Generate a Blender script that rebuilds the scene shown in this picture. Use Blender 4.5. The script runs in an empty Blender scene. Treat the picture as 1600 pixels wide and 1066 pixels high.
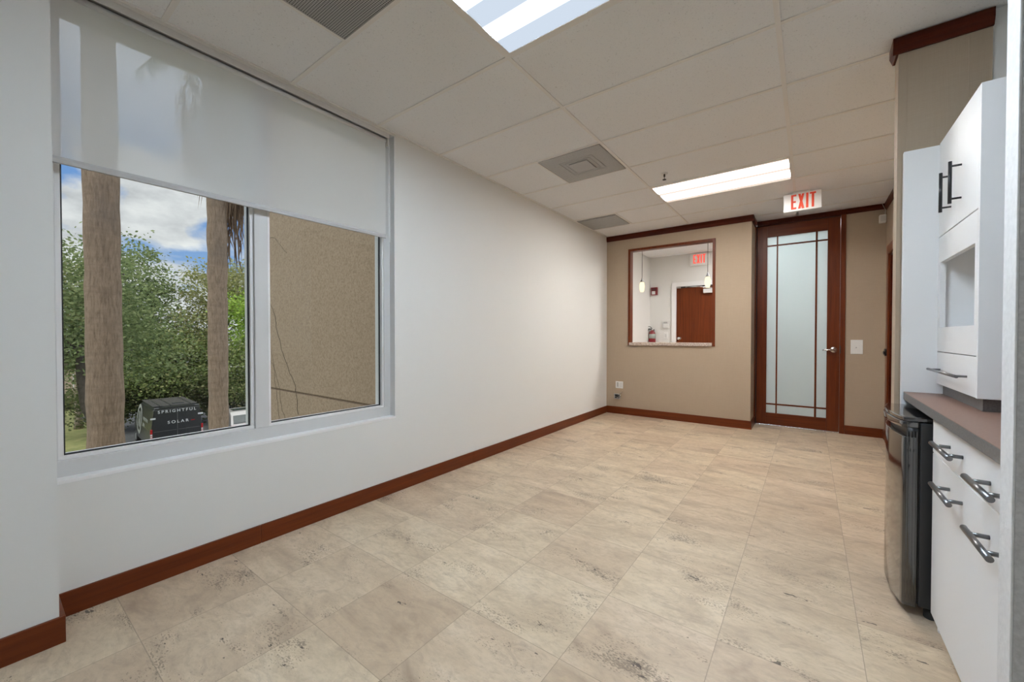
import bpy, bmesh, math, random
import numpy as np
from mathutils import Vector, Matrix

random.seed(7)
rng = np.random.default_rng(11)
S = bpy.context.scene
COL = S.collection
PI = math.pi

# ------------------------------------------------------------------ room dimensions (metres)
XL, XR = -2.569, 0.715            # window wall, far right wall
XP = -2.362                       # thicker stretch of the window wall beside the camera
YP = 0.190                        # where that stretch ends
YB, YD = 5.961, 6.387             # tan wall with the pass-through, wall with the glazed door
XC = -0.6025                      # corner of the door recess
HC = 2.758                        # ceiling grid height
XA, XB, Y0, T = -1.357, -0.137, 0.572, 0.6096   # ceiling grid
YL = 8.10                         # far wall of the lobby
GZ = -4.95                        # ground outside

# ------------------------------------------------------------------ materials
def new_mat(name):
    m = bpy.data.materials.new(name); m.use_nodes = True
    nt = m.node_tree
    for n in list(nt.nodes): nt.nodes.remove(n)
    return m, nt, nt.nodes, nt.links

def N(nodes, typ, **kw):
    n = nodes.new(typ)
    ins = kw.pop('ins', {})
    for k, v in kw.items(): setattr(n, k, v)
    for k, v in ins.items(): n.inputs[k].default_value = v
    return n

def rgba(c): return (c[0], c[1], c[2], 1.0)

def principled(nodes, links, color=(.8, .8, .8), rough=.5, metal=0., spec=.5, coat=0., coat_rough=.1):
    b = N(nodes, 'ShaderNodeBsdfPrincipled')
    b.inputs['Base Color'].default_value = rgba(color)
    b.inputs['Roughness'].default_value = rough
    b.inputs['Metallic'].default_value = metal
    b.inputs['Specular IOR Level'].default_value = spec
    b.inputs['Coat Weight'].default_value = coat
    b.inputs['Coat Roughness'].default_value = coat_rough
    o = N(nodes, 'ShaderNodeOutputMaterial')
    links.new(b.outputs[0], o.inputs[0])
    return b

def mapping(nodes, links, scale=(1, 1, 1), coord='Object', loc=(0, 0, 0), rot=(0, 0, 0)):
    tc = N(nodes, 'ShaderNodeTexCoord'); mp = N(nodes, 'ShaderNodeMapping')
    mp.inputs['Scale'].default_value = scale; mp.inputs['Location'].default_value = loc
    mp.inputs['Rotation'].default_value = rot
    links.new(tc.outputs[coord], mp.inputs[0])
    return mp.outputs[0]

def geo_pos(nodes): return N(nodes, 'ShaderNodeNewGeometry').outputs['Position']

def noise(nodes, links, vec, scale=5., detail=4., rough=.55, dist=0.):
    n = N(nodes, 'ShaderNodeTexNoise')
    n.inputs['Scale'].default_value = scale; n.inputs['Detail'].default_value = detail
    n.inputs['Roughness'].default_value = rough; n.inputs['Distortion'].default_value = dist
    if vec is not None: links.new(vec, n.inputs['Vector'])
    return n.outputs['Fac']

def ramp(nodes, links, fac, stops, interp='LINEAR'):
    r = N(nodes, 'ShaderNodeValToRGB'); e = r.color_ramp; e.interpolation = interp
    while len(e.elements) < len(stops): e.elements.new(.5)
    for k, (p, c) in enumerate(stops):
        e.elements[k].position = p
        e.elements[k].color = rgba(c) if not isinstance(c, (int, float)) else (c, c, c, 1)
    links.new(fac, r.inputs[0])
    return r.outputs[0]

def mathn(nodes, links, op, a, b=None, c=None, clamp=False):
    n = N(nodes, 'ShaderNodeMath', operation=op); n.use_clamp = clamp
    for i, v in enumerate((a, b, c)):
        if v is None: continue
        if isinstance(v, (int, float)): n.inputs[i].default_value = v
        else: links.new(v, n.inputs[i])
    return n.outputs[0]

def mix(nodes, links, fac, a, b, mode='MIX'):
    n = N(nodes, 'ShaderNodeMix', data_type='RGBA', blend_type=mode)
    for i, v in ((0, fac), (6, a), (7, b)):
        if isinstance(v, (int, float)): n.inputs[i].default_value = v
        elif isinstance(v, tuple): n.inputs[i].default_value = rgba(v)
        else: links.new(v, n.inputs[i])
    return n.outputs[2]

def bump(nodes, links, bsdf, h, strength=.2, dist=.01):
    b = N(nodes, 'ShaderNodeBump'); b.inputs['Strength'].default_value = strength
    b.inputs['Distance'].default_value = dist
    links.new(h, b.inputs['Height']); links.new(b.outputs[0], bsdf.inputs['Normal'])

def simple(name, color, rough=.5, metal=0., spec=.5, coat=0., grain=0., gscale=60., bumpy=0.):
    m, nt, nd, lk = new_mat(name)
    b = principled(nd, lk, color, rough, metal, spec, coat)
    if grain or bumpy:
        f = noise(nd, lk, mapping(nd, lk), gscale, 3)
        if grain:
            lo = tuple(c * (1 - grain) for c in color); hi = tuple(min(1, c * (1 + grain)) for c in color)
            lk.new(ramp(nd, lk, f, [(.3, lo), (.7, hi)]), b.inputs['Base Color'])
        if bumpy: bump(nd, lk, b, f, bumpy, .004)
    return m

def emit(name, color, strength):
    m, nt, nd, lk = new_mat(name)
    e = N(nd, 'ShaderNodeEmission'); e.inputs[0].default_value = rgba(color); e.inputs[1].default_value = strength
    o = N(nd, 'ShaderNodeOutputMaterial'); lk.new(e.outputs[0], o.inputs[0])
    return m

M = {}
M['paint'] = simple('wall_paint', (.755, .755, .735), .55, spec=.3, bumpy=.06, gscale=140.)
M['paint_white'] = simple('white_trim_paint', (.86, .86, .86), .4, spec=.4)
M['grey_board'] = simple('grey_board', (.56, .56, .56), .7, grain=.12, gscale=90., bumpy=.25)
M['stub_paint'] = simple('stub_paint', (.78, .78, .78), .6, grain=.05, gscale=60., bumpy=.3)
M['shell'] = simple('outer_shell', (.45, .42, .38), .9)
M['vinyl'] = simple('window_vinyl', (.66, .66, .655), .35, spec=.4)
M['gasket'] = simple('black_gasket', (.02, .02, .022), .6)
M['white_plastic'] = simple('white_plastic', (.80, .80, .79), .35)
M['ivory'] = simple('ivory_plastic', (.66, .66, .65), .4)
M['dark_slot'] = simple('dark_slot', (.03, .03, .03), .6)
M['cab'] = simple('white_laminate', (.90, .90, .90), .5, spec=.35)
M['cab_shadow'] = simple('cabinet_inside', (.78, .78, .78), .5)
M['black_metal'] = simple('black_handle_metal', (.025, .025, .027), .35, metal=.4)
M['nickel_dark'] = simple('smoked_nickel', (.20, .20, .205), .28, metal=.9)
M['chrome'] = simple('satin_chrome', (.78, .78, .80), .22, metal=1.)
M['steel'] = simple('galvanised_steel', (.45, .46, .47), .4, metal=.8, grain=.3, gscale=30)
M['black_gloss'] = simple('black_gloss', (.014, .014, .015), .10, spec=1., coat=1.)
M['black_rough'] = simple('black_textured', (.03, .03, .031), .42, spec=.5, bumpy=.15, gscale=400.)
M['rubber'] = simple('black_rubber', (.02, .02, .02), .7)
M['red_paint'] = simple('red_paint', (.20, .007, .012), .3, spec=.5)
M['red_letter'] = simple('red_letter', (.72, .055, .012), .5)
M['ext_label'] = simple('grey_green_label', (.36, .40, .37), .5)
M['grey_panel'] = simple('grey_metal_panel', (.40, .40, .40), .5, metal=.1)
M['asphalt'] = simple('asphalt', (.09, .09, .092), .95, grain=.3, gscale=4.)
M['van_black'] = simple('van_black_paint', (.018, .019, .022), .3, coat=.4)
M['van_roof'] = simple('van_roof_paint', (.045, .040, .038), .5)
M['white_vinyl'] = simple('white_lettering', (.78, .78, .78), .5)
M['grey_vinyl'] = simple('grey_lettering', (.32, .33, .31), .5)
M['tail_red'] = simple('tail_light_red', (.55, .015, .02), .25)
M['car_silver'] = simple('silver_car_paint', (.42, .39, .38), .3, metal=.3, coat=.5)
M['car_glass'] = simple('dark_car_glass', (.03, .04, .04), .08, spec=.8)
M['bark'] = simple('oak_bark', (.075, .06, .048), .95, grain=.4, gscale=7., bumpy=.6)
M['pale_bark'] = simple('pale_bark', (.34, .27, .21), .95, grain=.3, gscale=5.)
M['house_wall'] = simple('pink_stucco', (.52, .40, .32), .9, grain=.1, gscale=8)
M['roof_tile'] = simple('brown_roof', (.16, .10, .08), .9, grain=.3, gscale=10)
M['granite'] = None

def wood(name, dark, light, rough=.38, axis=2, coat=.06, sc=1., spec=.25):
    m, nt, nd, lk = new_mat(name)
    b = principled(nd, lk, light, rough, spec=spec, coat=coat, coat_rough=.25)
    s = [34. * sc] * 3; s[axis] = 1.6 * sc
    v = mapping(nd, lk, tuple(s))
    f = noise(nd, lk, v, 1.0, 6, .6, .4)
    v2 = mapping(nd, lk, (3, 3, 3)); f2 = noise(nd, lk, v2, 1.0, 2)
    c = ramp(nd, lk, f, [(.3, dark), (.72, light)])
    c2 = mix(nd, lk, mathn(nd, lk, 'MULTIPLY', f2, .45), c, tuple(x * .62 for x in light))
    lk.new(c2, b.inputs['Base Color'])
    bump(nd, lk, b, f, .04, .002)
    return m
CH_D, CH_L = (.085, .0165, .0035), (.178, .037, .0075)
M['cherry_x'] = wood('cherry_wood_x', CH_D, CH_L, axis=0)
M['cherry_y'] = wood('cherry_wood_y', CH_D, CH_L, axis=1)
M['cherry_z'] = wood('cherry_wood_z', CH_D, CH_L, axis=2)
M['crown_x'] = wood('crown_wood_x', (.035, .005, .0015), (.10, .0145, .004), axis=0, coat=0., spec=.15)
M['crown_y'] = wood('crown_wood_y', (.035, .005, .0015), (.10, .0145, .004), axis=1, coat=0., spec=.15)

def mat_wallcovering():
    m, nt, nd, lk = new_mat('tan_wallcovering')
    b = principled(nd, lk, (.36, .27, .18), .75, spec=.2)
    v = mapping(nd, lk, (1, 1, 1))
    w1 = noise(nd, lk, mapping(nd, lk, (420, 420, 10)), 1., 3)
    w2 = noise(nd, lk, mapping(nd, lk, (10, 10, 420)), 1., 3)
    big = noise(nd, lk, v, 2.2, 4)
    s = mathn(nd, lk, 'ADD', w1, w2)
    s = mathn(nd, lk, 'MULTIPLY', s, .5)
    c = ramp(nd, lk, s, [(.35, (.405, .322, .24)), (.65, (.44, .353, .266))])
    c = mix(nd, lk, mathn(nd, lk, 'MULTIPLY', big, .35), c, (.345, .275, .205))
    lk.new(c, b.inputs['Base Color']); bump(nd, lk, b, s, .08, .002)
    return m
M['tan'] = mat_wallcovering()

def mat_floor():
    m, nt, nd, lk = new_mat('travertine_tiles')
    b = principled(nd, lk, (.6, .5, .38), .42, spec=.4)
    pos = geo_pos(nd)
    mp = N(nd, 'ShaderNodeMapping'); ts = .4572
    mp.inputs['Scale'].default_value = (1 / ts, 1 / ts, 1 / ts)
    mp.inputs['Location'].default_value = (-.172 / ts + 20, -.380 / ts + 20, 0)
    lk.new(pos, mp.inputs[0])
    sep = N(nd, 'ShaderNodeSeparateXYZ'); lk.new(mp.outputs[0], sep.inputs[0])
    fl = N(nd, 'ShaderNodeVectorMath', operation='FLOOR'); lk.new(mp.outputs[0], fl.inputs[0])
    cmb = N(nd, 'ShaderNodeCombineXYZ')
    s2 = N(nd, 'ShaderNodeSeparateXYZ'); lk.new(fl.outputs[0], s2.inputs[0])
    lk.new(s2.outputs[0], cmb.inputs[0]); lk.new(s2.outputs[1], cmb.inputs[1])
    wn = N(nd, 'ShaderNodeTexWhiteNoise', noise_dimensions='3D'); lk.new(cmb.outputs[0], wn.inputs['Vector'])
    # every tile gets its own piece of stone
    off = N(nd, 'ShaderNodeVectorMath', operation='MULTIPLY'); lk.new(wn.outputs['Color'], off.inputs[0])
    off.inputs[1].default_value = (37, 53, 29)
    add = N(nd, 'ShaderNodeVectorMath', operation='ADD'); lk.new(pos, add.inputs[0]); lk.new(off.outputs[0], add.inputs[1])
    st = add.outputs[0]
    ms = N(nd, 'ShaderNodeMapping'); ms.inputs['Scale'].default_value = (1., 2.1, 1.); lk.new(st, ms.inputs[0])
    cloud = noise(nd, lk, ms.outputs[0], 2.6, 7, .62, .6)
    fine = noise(nd, lk, ms.outputs[0], 26., 6, .7)
    base = ramp(nd, lk, cloud, [(.24, (.33, .25, .18)), (.40, (.50, .395, .285)), (.52, (.59, .475, .345)), (.64, (.65, .535, .40)), (.80, (.75, .64, .50))])
    tint = ramp(nd, lk, wn.outputs['Value'], [(0, (.86, .82, .79)), (.25, (.95, .915, .90)), (.65, (1., 1., .98)), (1, (1.05, 1.05, 1.03))])
    c = mix(nd, lk, 1., base, tint, 'MULTIPLY')
    c = mix(nd, lk, mathn(nd, lk, 'MULTIPLY', mathn(nd, lk, 'SUBTRACT', fine, .45, None, True), 1.5, None, True), c, (.36, .285, .215))
    blot = noise(nd, lk, ms.outputs[0], 7.5, 6, .68, 1.4)
    c = mix(nd, lk, mathn(nd, lk, 'MULTIPLY', mathn(nd, lk, 'SUBTRACT', blot, .50, None, True), 2.6, None, True), c, (.33, .25, .185))
    # pits and streaks gathered in patches
    patch = noise(nd, lk, ms.outputs[0], 3.1, 3, .5, .3)
    pit = noise(nd, lk, ms.outputs[0], 84., 4, .65)
    thr = mathn(nd, lk, 'MULTIPLY', mathn(nd, lk, 'SUBTRACT', patch, .45, None, True), 1.9, None, True)
    pitm = mathn(nd, lk, 'GREATER_THAN', mathn(nd, lk, 'ADD', pit, mathn(nd, lk, 'MULTIPLY', thr, .50)), .735)
    c = mix(nd, lk, mathn(nd, lk, 'MULTIPLY', pitm, .62), c, (.13, .095, .07))
    big = noise(nd, lk, ms.outputs[0], 15., 3, .6, .2)
    bigm = mathn(nd, lk, 'GREATER_THAN', mathn(nd, lk, 'ADD', big, mathn(nd, lk, 'MULTIPLY', thr, .30)), .775)
    c = mix(nd, lk, mathn(nd, lk, 'MULTIPLY', bigm, .85), c, (.05, .035, .027))
    # joints
    def edge(o):
        fr = mathn(nd, lk, 'FRACT', o)
        return mathn(nd, lk, 'LESS_THAN', mathn(nd, lk, 'MINIMUM', fr, mathn(nd, lk, 'SUBTRACT', 1., fr)), .0032)
    j = mathn(nd, lk, 'MAXIMUM', edge(sep.outputs[0]), edge(sep.outputs[1]))
    c = mix(nd, lk, mathn(nd, lk, 'MULTIPLY', j, .55), c, (.20, .155, .115))
    lk.new(c, b.inputs['Base Color'])
    rr = ramp(nd, lk, fine, [(.3, .30), (.75, .55)]); lk.new(rr, b.inputs['Roughness'])
    h = mathn(nd, lk, 'SUBTRACT', mathn(nd, lk, 'MULTIPLY', fine, .3), mathn(nd, lk, 'MAXIMUM', pitm, mathn(nd, lk, 'MULTIPLY', j, .6)))
    bump(nd, lk, b, h, .18, .002)
    return m
M['floor'] = mat_floor()

def mat_ceiling():
    m, nt, nd, lk = new_mat('mineral_fibre_tile')
    b = principled(nd, lk, (.83, .83, .83), .9, spec=.1)
    v = geo_pos(nd)
    a = noise(nd, lk, v, 120., 3, .65); p = noise(nd, lk, v, 48., 4, .7, .6)
    c = ramp(nd, lk, a, [(.31, (.66, .68, .71)), (.36, (.90, .93, .97)), (.7, (.925, .95, .985))])
    c = mix(nd, lk, mathn(nd, lk, 'MULTIPLY', mathn(nd, lk, 'LESS_THAN', p, .31), .5), c, (.5, .5, .5))
    lk.new(c, b.inputs['Base Color']); bump(nd, lk, b, a, .06, .002)
    return m
M['ceil'] = mat_ceiling()
M['grid'] = simple('grid_white', (.88, .88, .88), .5)

def mat_perforated(name, base, hole, pitch, rad, slotted=False):
    m, nt, nd, lk = new_mat(name)
    b = principled(nd, lk, base, .55, metal=.2)
    sep = N(nd, 'ShaderNodeSeparateXYZ'); lk.new(geo_pos(nd), sep.inputs[0])
    def cell(o):
        fr = mathn(nd, lk, 'FRACT', mathn(nd, lk, 'MULTIPLY', mathn(nd, lk, 'ADD', o, 50.), 1 / pitch))
        return mathn(nd, lk, 'ABSOLUTE', mathn(nd, lk, 'SUBTRACT', fr, .5))
    if slotted:
        msk = mathn(nd, lk, 'LESS_THAN', cell(sep.outputs[1]), rad)
    else:
        x, y = cell(sep.outputs[0]), cell(sep.outputs[1])
        d = mathn(nd, lk, 'SQRT', mathn(nd, lk, 'ADD', mathn(nd, lk, 'MULTIPLY', x, x), mathn(nd, lk, 'MULTIPLY', y, y)))
        msk = mathn(nd, lk, 'LESS_THAN', d, rad)
    lk.new(mix(nd, lk, msk, base, hole), b.inputs['Base Color'])
    return m
M['perf'] = mat_perforated('perforated_grille', (.40, .40, .40), (.015, .015, .015), .0105, .30)
M['perf_fine'] = mat_perforated('perforated_diffuser', (.50, .50, .50), (.20, .20, .20), .008, .34)
M['slots'] = mat_perforated('slotted_grille', (.46, .46, .46), (.12, .12, .12), .014, .28, True)

def mat_lens(name, col, gap_col, tube_y, half, L, gapL, y0):
    """A lit troffer lens: bright bands below its tubes, dimmer between them."""
    m, nt, nd, lk = new_mat(name)
    sep = N(nd, 'ShaderNodeSeparateXYZ'); lk.new(geo_pos(nd), sep.inputs[0])
    msk = None
    for ty in tube_y:
        d = mathn(nd, lk, 'ABSOLUTE', mathn(nd, lk, 'SUBTRACT', sep.outputs[1], y0 + ty))
        k = N(nd, 'ShaderNodeMapRange', interpolation_type='SMOOTHSTEP')
        k.inputs[1].default_value = half; k.inputs[2].default_value = half * .35
        k.inputs[3].default_value = 0; k.inputs[4].default_value = 1
        lk.new(d, k.inputs[0])
        msk = k.outputs[0] if msk is None else mathn(nd, lk, 'MAXIMUM', msk, k.outputs[0])
    c = mix(nd, lk, msk, gap_col, col)
    s = mathn(nd, lk, 'ADD', mathn(nd, lk, 'MULTIPLY', msk, L - gapL), gapL)
    e = N(nd, 'ShaderNodeEmission'); lk.new(c, e.inputs[0]); lk.new(s, e.inputs[1])
    o = N(nd, 'ShaderNodeOutputMaterial'); lk.new(e.outputs[0], o.inputs[0])
    return m

def mat_granite():
    m, nt, nd, lk = new_mat('speckled_granite')
    b = principled(nd, lk, (.5, .42, .36), .25)
    f = noise(nd, lk, mapping(nd, lk), 70., 5, .7); g = noise(nd, lk, mapping(nd, lk), 14., 4)
    c = ramp(nd, lk, f, [(.34, (.13, .09, .08)), (.47, (.46, .37, .31)), (.6, (.62, .55, .49)), (.75, (.72, .68, .64))])
    c = mix(nd, lk, mathn(nd, lk, 'MULTIPLY', g, .5), c, (.50, .40, .34))
    lk.new(c, b.inputs['Base Color'])
    return m
M['granite'] = mat_granite()
M['counter_top'] = simple('brown_laminate', (.235, .135, .098), .38, spec=.5, grain=.08, gscale=120)
M['counter_edge'] = simple('grey_laminate', (.135, .135, .138), .45, grain=.18, gscale=160)

def mat_glass():
    m, nt, nd, lk = new_mat('window_glass')
    t = N(nd, 'ShaderNodeBsdfTransparent'); t.inputs[0].default_value = (.93, .95, .94, 1)
    g = N(nd, 'ShaderNodeBsdfGlossy'); g.inputs['Roughness'].default_value = .02
    lw = N(nd, 'ShaderNodeFresnel'); lw.inputs[0].default_value = 1.35
    mx = N(nd, 'ShaderNodeMixShader'); o = N(nd, 'ShaderNodeOutputMaterial')
    lk.new(mathn(nd, lk, 'MULTIPLY', lw.outputs[0], .8), mx.inputs[0])
    lk.new(t.outputs[0], mx.inputs[1]); lk.new(g.outputs[0], mx.inputs[2]); lk.new(mx.outputs[0], o.inputs[0])
    return m
M['glass'] = mat_glass()

def mat_frosted():
    m, nt, nd, lk = new_mat('frosted_glass')
    b = principled(nd, lk, (.60, .675, .70), .35, spec=.5)
    t = N(nd, 'ShaderNodeBsdfTranslucent'); t.inputs[0].default_value = (.80, .88, .90, 1)
    mx = N(nd, 'ShaderNodeMixShader'); mx.inputs[0].default_value = .40
    lk.new(b.outputs[0], mx.inputs[1]); lk.new(t.outputs[0], mx.inputs[2])
    o = [n for n in nd if n.type == 'OUTPUT_MATERIAL'][0]; lk.new(mx.outputs[0], o.inputs[0])
    return m
M['frosted'] = mat_frosted()

def mat_shade():
    m, nt, nd, lk = new_mat('screen_fabric')
    d = N(nd, 'ShaderNodeBsdfDiffuse'); d.inputs[0].default_value = (.90, .90, .90, 1)
    t = N(nd, 'ShaderNodeBsdfTranslucent'); t.inputs[0].default_value = (.98, .98, .97, 1)
    p = N(nd, 'ShaderNodeBsdfTransparent')
    m1 = N(nd, 'ShaderNodeMixShader'); m1.inputs[0].default_value = .48
    m2 = N(nd, 'ShaderNodeMixShader'); m2.inputs[0].default_value = .16
    lk.new(d.outputs[0], m1.inputs[1]); lk.new(t.outputs[0], m1.inputs[2])
    lk.new(m1.outputs[0], m2.inputs[1]); lk.new(p.outputs[0], m2.inputs[2])
    o = N(nd, 'ShaderNodeOutputMaterial'); lk.new(m2.outputs[0], o.inputs[0])
    return m
M['shade'] = mat_shade()
M['hem'] = simple('hem_bar', (.50, .50, .50), .5)

def mat_stucco():
    m, nt, nd, lk = new_mat('tan_stucco')
    b = principled(nd, lk, (.40, .30, .20), .95, spec=.1)
    a = noise(nd, lk, geo_pos(nd), 38., 4, .75); g = noise(nd, lk, geo_pos(nd), 1.3, 3)
    c = ramp(nd, lk, a, [(.3, (.235, .18, .128)), (.5, (.345, .268, .197)), (.72, (.42, .335, .255))])
    c = mix(nd, lk, mathn(nd, lk, 'MULTIPLY', g, .3), c, (.26, .20, .145))
    lk.new(c, b.inputs['Base Color']); bump(nd, lk, b, a, .25, .01)
    return m
M['stucco'] = mat_stucco()

def mat_palm():
    m, nt, nd, lk = new_mat('palm_trunk')
    b = principled(nd, lk, (.3, .22, .16), .95, spec=.1)
    v = mapping(nd, lk, (9, 9, 1.3)); f = noise(nd, lk, v, 3.4, 8, .75, .5)
    r = noise(nd, lk, mapping(nd, lk, (1.2, 1.2, 11)), 1., 5, .65, .8)
    p = noise(nd, lk, mapping(nd, lk, (1.6, 1.6, .8)), 1.3, 4, .6)
    c = ramp(nd, lk, f, [(.3, (.14, .10, .072)), (.5, (.30, .222, .165)), (.72, (.42, .32, .245))])
    c = mix(nd, lk, mathn(nd, lk, 'MULTIPLY', mathn(nd, lk, 'SUBTRACT', r, .45, None, True), 1.6, None, True), c, (.17, .115, .085))
    c = mix(nd, lk, mathn(nd, lk, 'MULTIPLY', mathn(nd, lk, 'SUBTRACT', p, .5, None, True), 2.2, None, True), c, (.19, .155, .135))
    lk.new(c, b.inputs['Base Color']); bump(nd, lk, b, f, .7, .03)
    return m
M['palm'] = mat_palm()

def mat_leaf(name, cols):
    m, nt, nd, lk = new_mat(name)
    g = N(nd, 'ShaderNodeNewGeometry')
    c = ramp(nd, lk, g.outputs['Random Per Island'], [(k / (len(cols) - 1), x) for k, x in enumerate(cols)])
    d = N(nd, 'ShaderNodeBsdfDiffuse'); t = N(nd, 'ShaderNodeBsdfTranslucent')
    lk.new(c, d.inputs[0]); lk.new(c, t.inputs[0])
    mx = N(nd, 'ShaderNodeMixShader'); mx.inputs[0].default_value = .35
    lk.new(d.outputs[0], mx.inputs[1]); lk.new(t.outputs[0], mx.inputs[2])
    o = N(nd, 'ShaderNodeOutputMaterial'); lk.new(mx.outputs[0], o.inputs[0])
    return m
M['leaf_oak'] = mat_leaf('oak_leaves', [(0.107, 0.143, 0.066), (0.178, 0.226, 0.101), (0.238, 0.297, 0.131), (0.321, 0.357, 0.178)])
M['leaf_mid'] = mat_leaf('mixed_leaves', [(0.119, 0.155, 0.059), (0.202, 0.262, 0.095), (0.285, 0.344, 0.119), (0.392, 0.380, 0.178)])
M['leaf_bright'] = mat_leaf('bright_leaves', [(0.238, 0.380, 0.059), (0.357, 0.523, 0.095), (0.499, 0.656, 0.143), (0.285, 0.357, 0.095)])
M['leaf_olive'] = mat_leaf('olive_leaves', [(0.202, 0.226, 0.095), (0.309, 0.321, 0.131), (0.428, 0.404, 0.190), (0.262, 0.274, 0.119)])
M['leaf_dark'] = mat_leaf('dark_leaves', [(0.059, 0.084, 0.035), (0.107, 0.131, 0.053), (0.155, 0.178, 0.071), (0.226, 0.202, 0.107)])
M['frond_dead'] = mat_leaf('dry_fronds', [(.14, .09, .06), (.24, .16, .11), (.32, .23, .16), (.18, .12, .09)])
M['frond_green'] = mat_leaf('green_fronds', [(.10, .15, .05), (.16, .22, .07), (.20, .25, .10)])

def mat_grass():
    m, nt, nd, lk = new_mat('lawn')
    b = principled(nd, lk, (.2, .22, .1), .95, spec=.1)
    a = noise(nd, lk, geo_pos(nd), 1.4, 6, .7); f = noise(nd, lk, geo_pos(nd), 14., 4, .7)
    c = ramp(nd, lk, a, [(.3, (.12, .15, .055)), (.5, (.25, .25, .10)), (.7, (.36, .32, .15))])
    c = mix(nd, lk, mathn(nd, lk, 'MULTIPLY', f, .5), c, (.13, .15, .06))
    lk.new(c, b.inputs['Base Color']); bump(nd, lk, b, f, .8, .05)
    return m
M['lawn'] = mat_grass()

# ------------------------------------------------------------------ mesh builder
ORG = {}
class MB:
    def __init__(s): s.v = []; s.f = []; s.smooth = []
    def add(s, v, f, smooth=False):
        o = len(s.v); s.v += [tuple(p) for p in v]; s.f += [tuple(i + o for i in q) for q in f]
        s.smooth += [smooth] * len(f); return s
    def box(s, x0, x1, y0, y1, z0, z1):
        if x0 > x1: x0, x1 = x1, x0
        if y0 > y1: y0, y1 = y1, y0
        if z0 > z1: z0, z1 = z1, z0
        v = [(x0, y0, z0), (x1, y0, z0), (x1, y1, z0), (x0, y1, z0), (x0, y0, z1), (x1, y0, z1), (x1, y1, z1), (x0, y1, z1)]
        return s.add(v, [(0, 3, 2, 1), (4, 5, 6, 7), (0, 1, 5, 4), (1, 2, 6, 5), (2, 3, 7, 6), (3, 0, 4, 7)])
    def prism(s, pts, axis, a0, a1, smooth=False):
        """pts: 2-D outline in the two other axes (x,y order kept), extruded along axis from a0 to a1."""
        def P(p, a):
            return {'x': (a, p[0], p[1]), 'y': (p[0], a, p[1]), 'z': (p[0], p[1], a)}[axis]
        n = len(pts); v = [P(p, a0) for p in pts] + [P(p, a1) for p in pts]
        area = sum(pts[i][0] * pts[(i + 1) % n][1] - pts[(i + 1) % n][0] * pts[i][1] for i in range(n))
        flip = (area > 0) != (axis == 'y')
        if a1 < a0: flip = not flip
        bot = tuple(range(n)); top = tuple(range(n, 2 * n))
        sides = [(i, (i + 1) % n, n + (i + 1) % n, n + i) for i in range(n)]
        if flip: f = [tuple(reversed(bot)), top] + sides
        else: f = [bot, tuple(reversed(top))] + [tuple(reversed(q)) for q in sides]
        o = len(s.v); s.v += v; s.f += [tuple(i + o for i in q) for q in f]
        s.smooth += [False, False] + [smooth] * n
        return s
    def tube(s, path, r, n=10, caps=True, smooth=True):
        path = [Vector(p) for p in path]; k = len(path)
        rr = r if isinstance(r, (list, tuple)) else [r] * k
        rings = []; up = None
        for i, p in enumerate(path):
            t = (path[min(i + 1, k - 1)] - path[max(i - 1, 0)]).normalized()
            if up is None:
                up = Vector((0, 0, 1)) if abs(t.z) < .9 else Vector((1, 0, 0))
            a = t.cross(up)
            if a.length < 1e-6: a = t.cross(Vector((0, 1, 0)))
            a.normalize(); b = a.cross(t).normalized(); up = b
            rings.append([p + (a * math.cos(2 * PI * j / n) + b * math.sin(2 * PI * j / n)) * rr[i] for j in range(n)])
        v = [q for ring in rings for q in ring]; f = []
        for i in range(k - 1):
            for j in range(n):
                f.append((i * n + j, (i + 1) * n + j, (i + 1) * n + (j + 1) % n, i * n + (j + 1) % n))
        o = len(s.v); s.v += [tuple(q) for q in v]
        s.f += [tuple(i + o for i in q) for q in f]; s.smooth += [smooth] * len(f)
        if caps:
            s.f += [tuple(o + j for j in range(n)), tuple(o + (k - 1) * n + j for j in reversed(range(n)))]
            s.smooth += [False, False]
        return s
    def lathe(s, prof, c=(0, 0, 0), axis='z', n=24, smooth=True):
        """prof: (radius, height) pairs from start to end along the axis."""
        rings = []
        for r, h in prof:
            ring = []
            for j in range(n):
                a = 2 * PI * j / n; u, w = r * math.cos(a), r * math.sin(a)
                ring.append({'z': (c[0] + u, c[1] + w, c[2] + h), 'y': (c[0] + w, c[1] + h, c[2] + u), 'x': (c[0] + h, c[1] + u, c[2] + w)}[axis])
            rings.append(ring)
        v = [p for r in rings for p in r]; f = []; k = len(prof)
        for i in range(k - 1):
            for j in range(n):
                f.append((i * n + j, i * n + (j + 1) % n, (i + 1) * n + (j + 1) % n, (i + 1) * n + j))
        o = len(s.v); s.v += v; s.f += [tuple(i + o for i in q) for q in f]; s.smooth += [smooth] * len(f)
        s.f += [tuple(o + j for j in reversed(range(n))), tuple(o + (k - 1) * n + j for j in range(n))]
        s.smooth += [False, False]
        return s
    def build(s, name, mat, parent=None, bevel=0., seg=2, loc=None, matrix=None):
        me = bpy.data.meshes.new(name)
        if loc is not None: org = Vector(loc)
        elif parent is not None: org = ORG[parent.name]
        else:
            xs = np.array(s.v); lo, hi = xs.min(0), xs.max(0)
            org = Vector(((lo[0] + hi[0]) / 2, (lo[1] + hi[1]) / 2, lo[2]))
        me.from_pydata([(p[0] - org[0], p[1] - org[1], p[2] - org[2]) for p in s.v], [], s.f)
        me.polygons.foreach_set('use_smooth', s.smooth)
        me.update()
        o = bpy.data.objects.new(name, me); COL.objects.link(o)
        me.materials.append(M[mat] if isinstance(mat, str) else mat)
        if parent is not None: o.parent = parent
        else: o.location = org
        ORG[o.name] = org
        if bevel:
            b = o.modifiers.new('Bevel', 'BEVEL'); b.width = bevel; b.segments = seg
            b.limit_method = 'ANGLE'; b.angle_limit = .6
        return o

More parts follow.
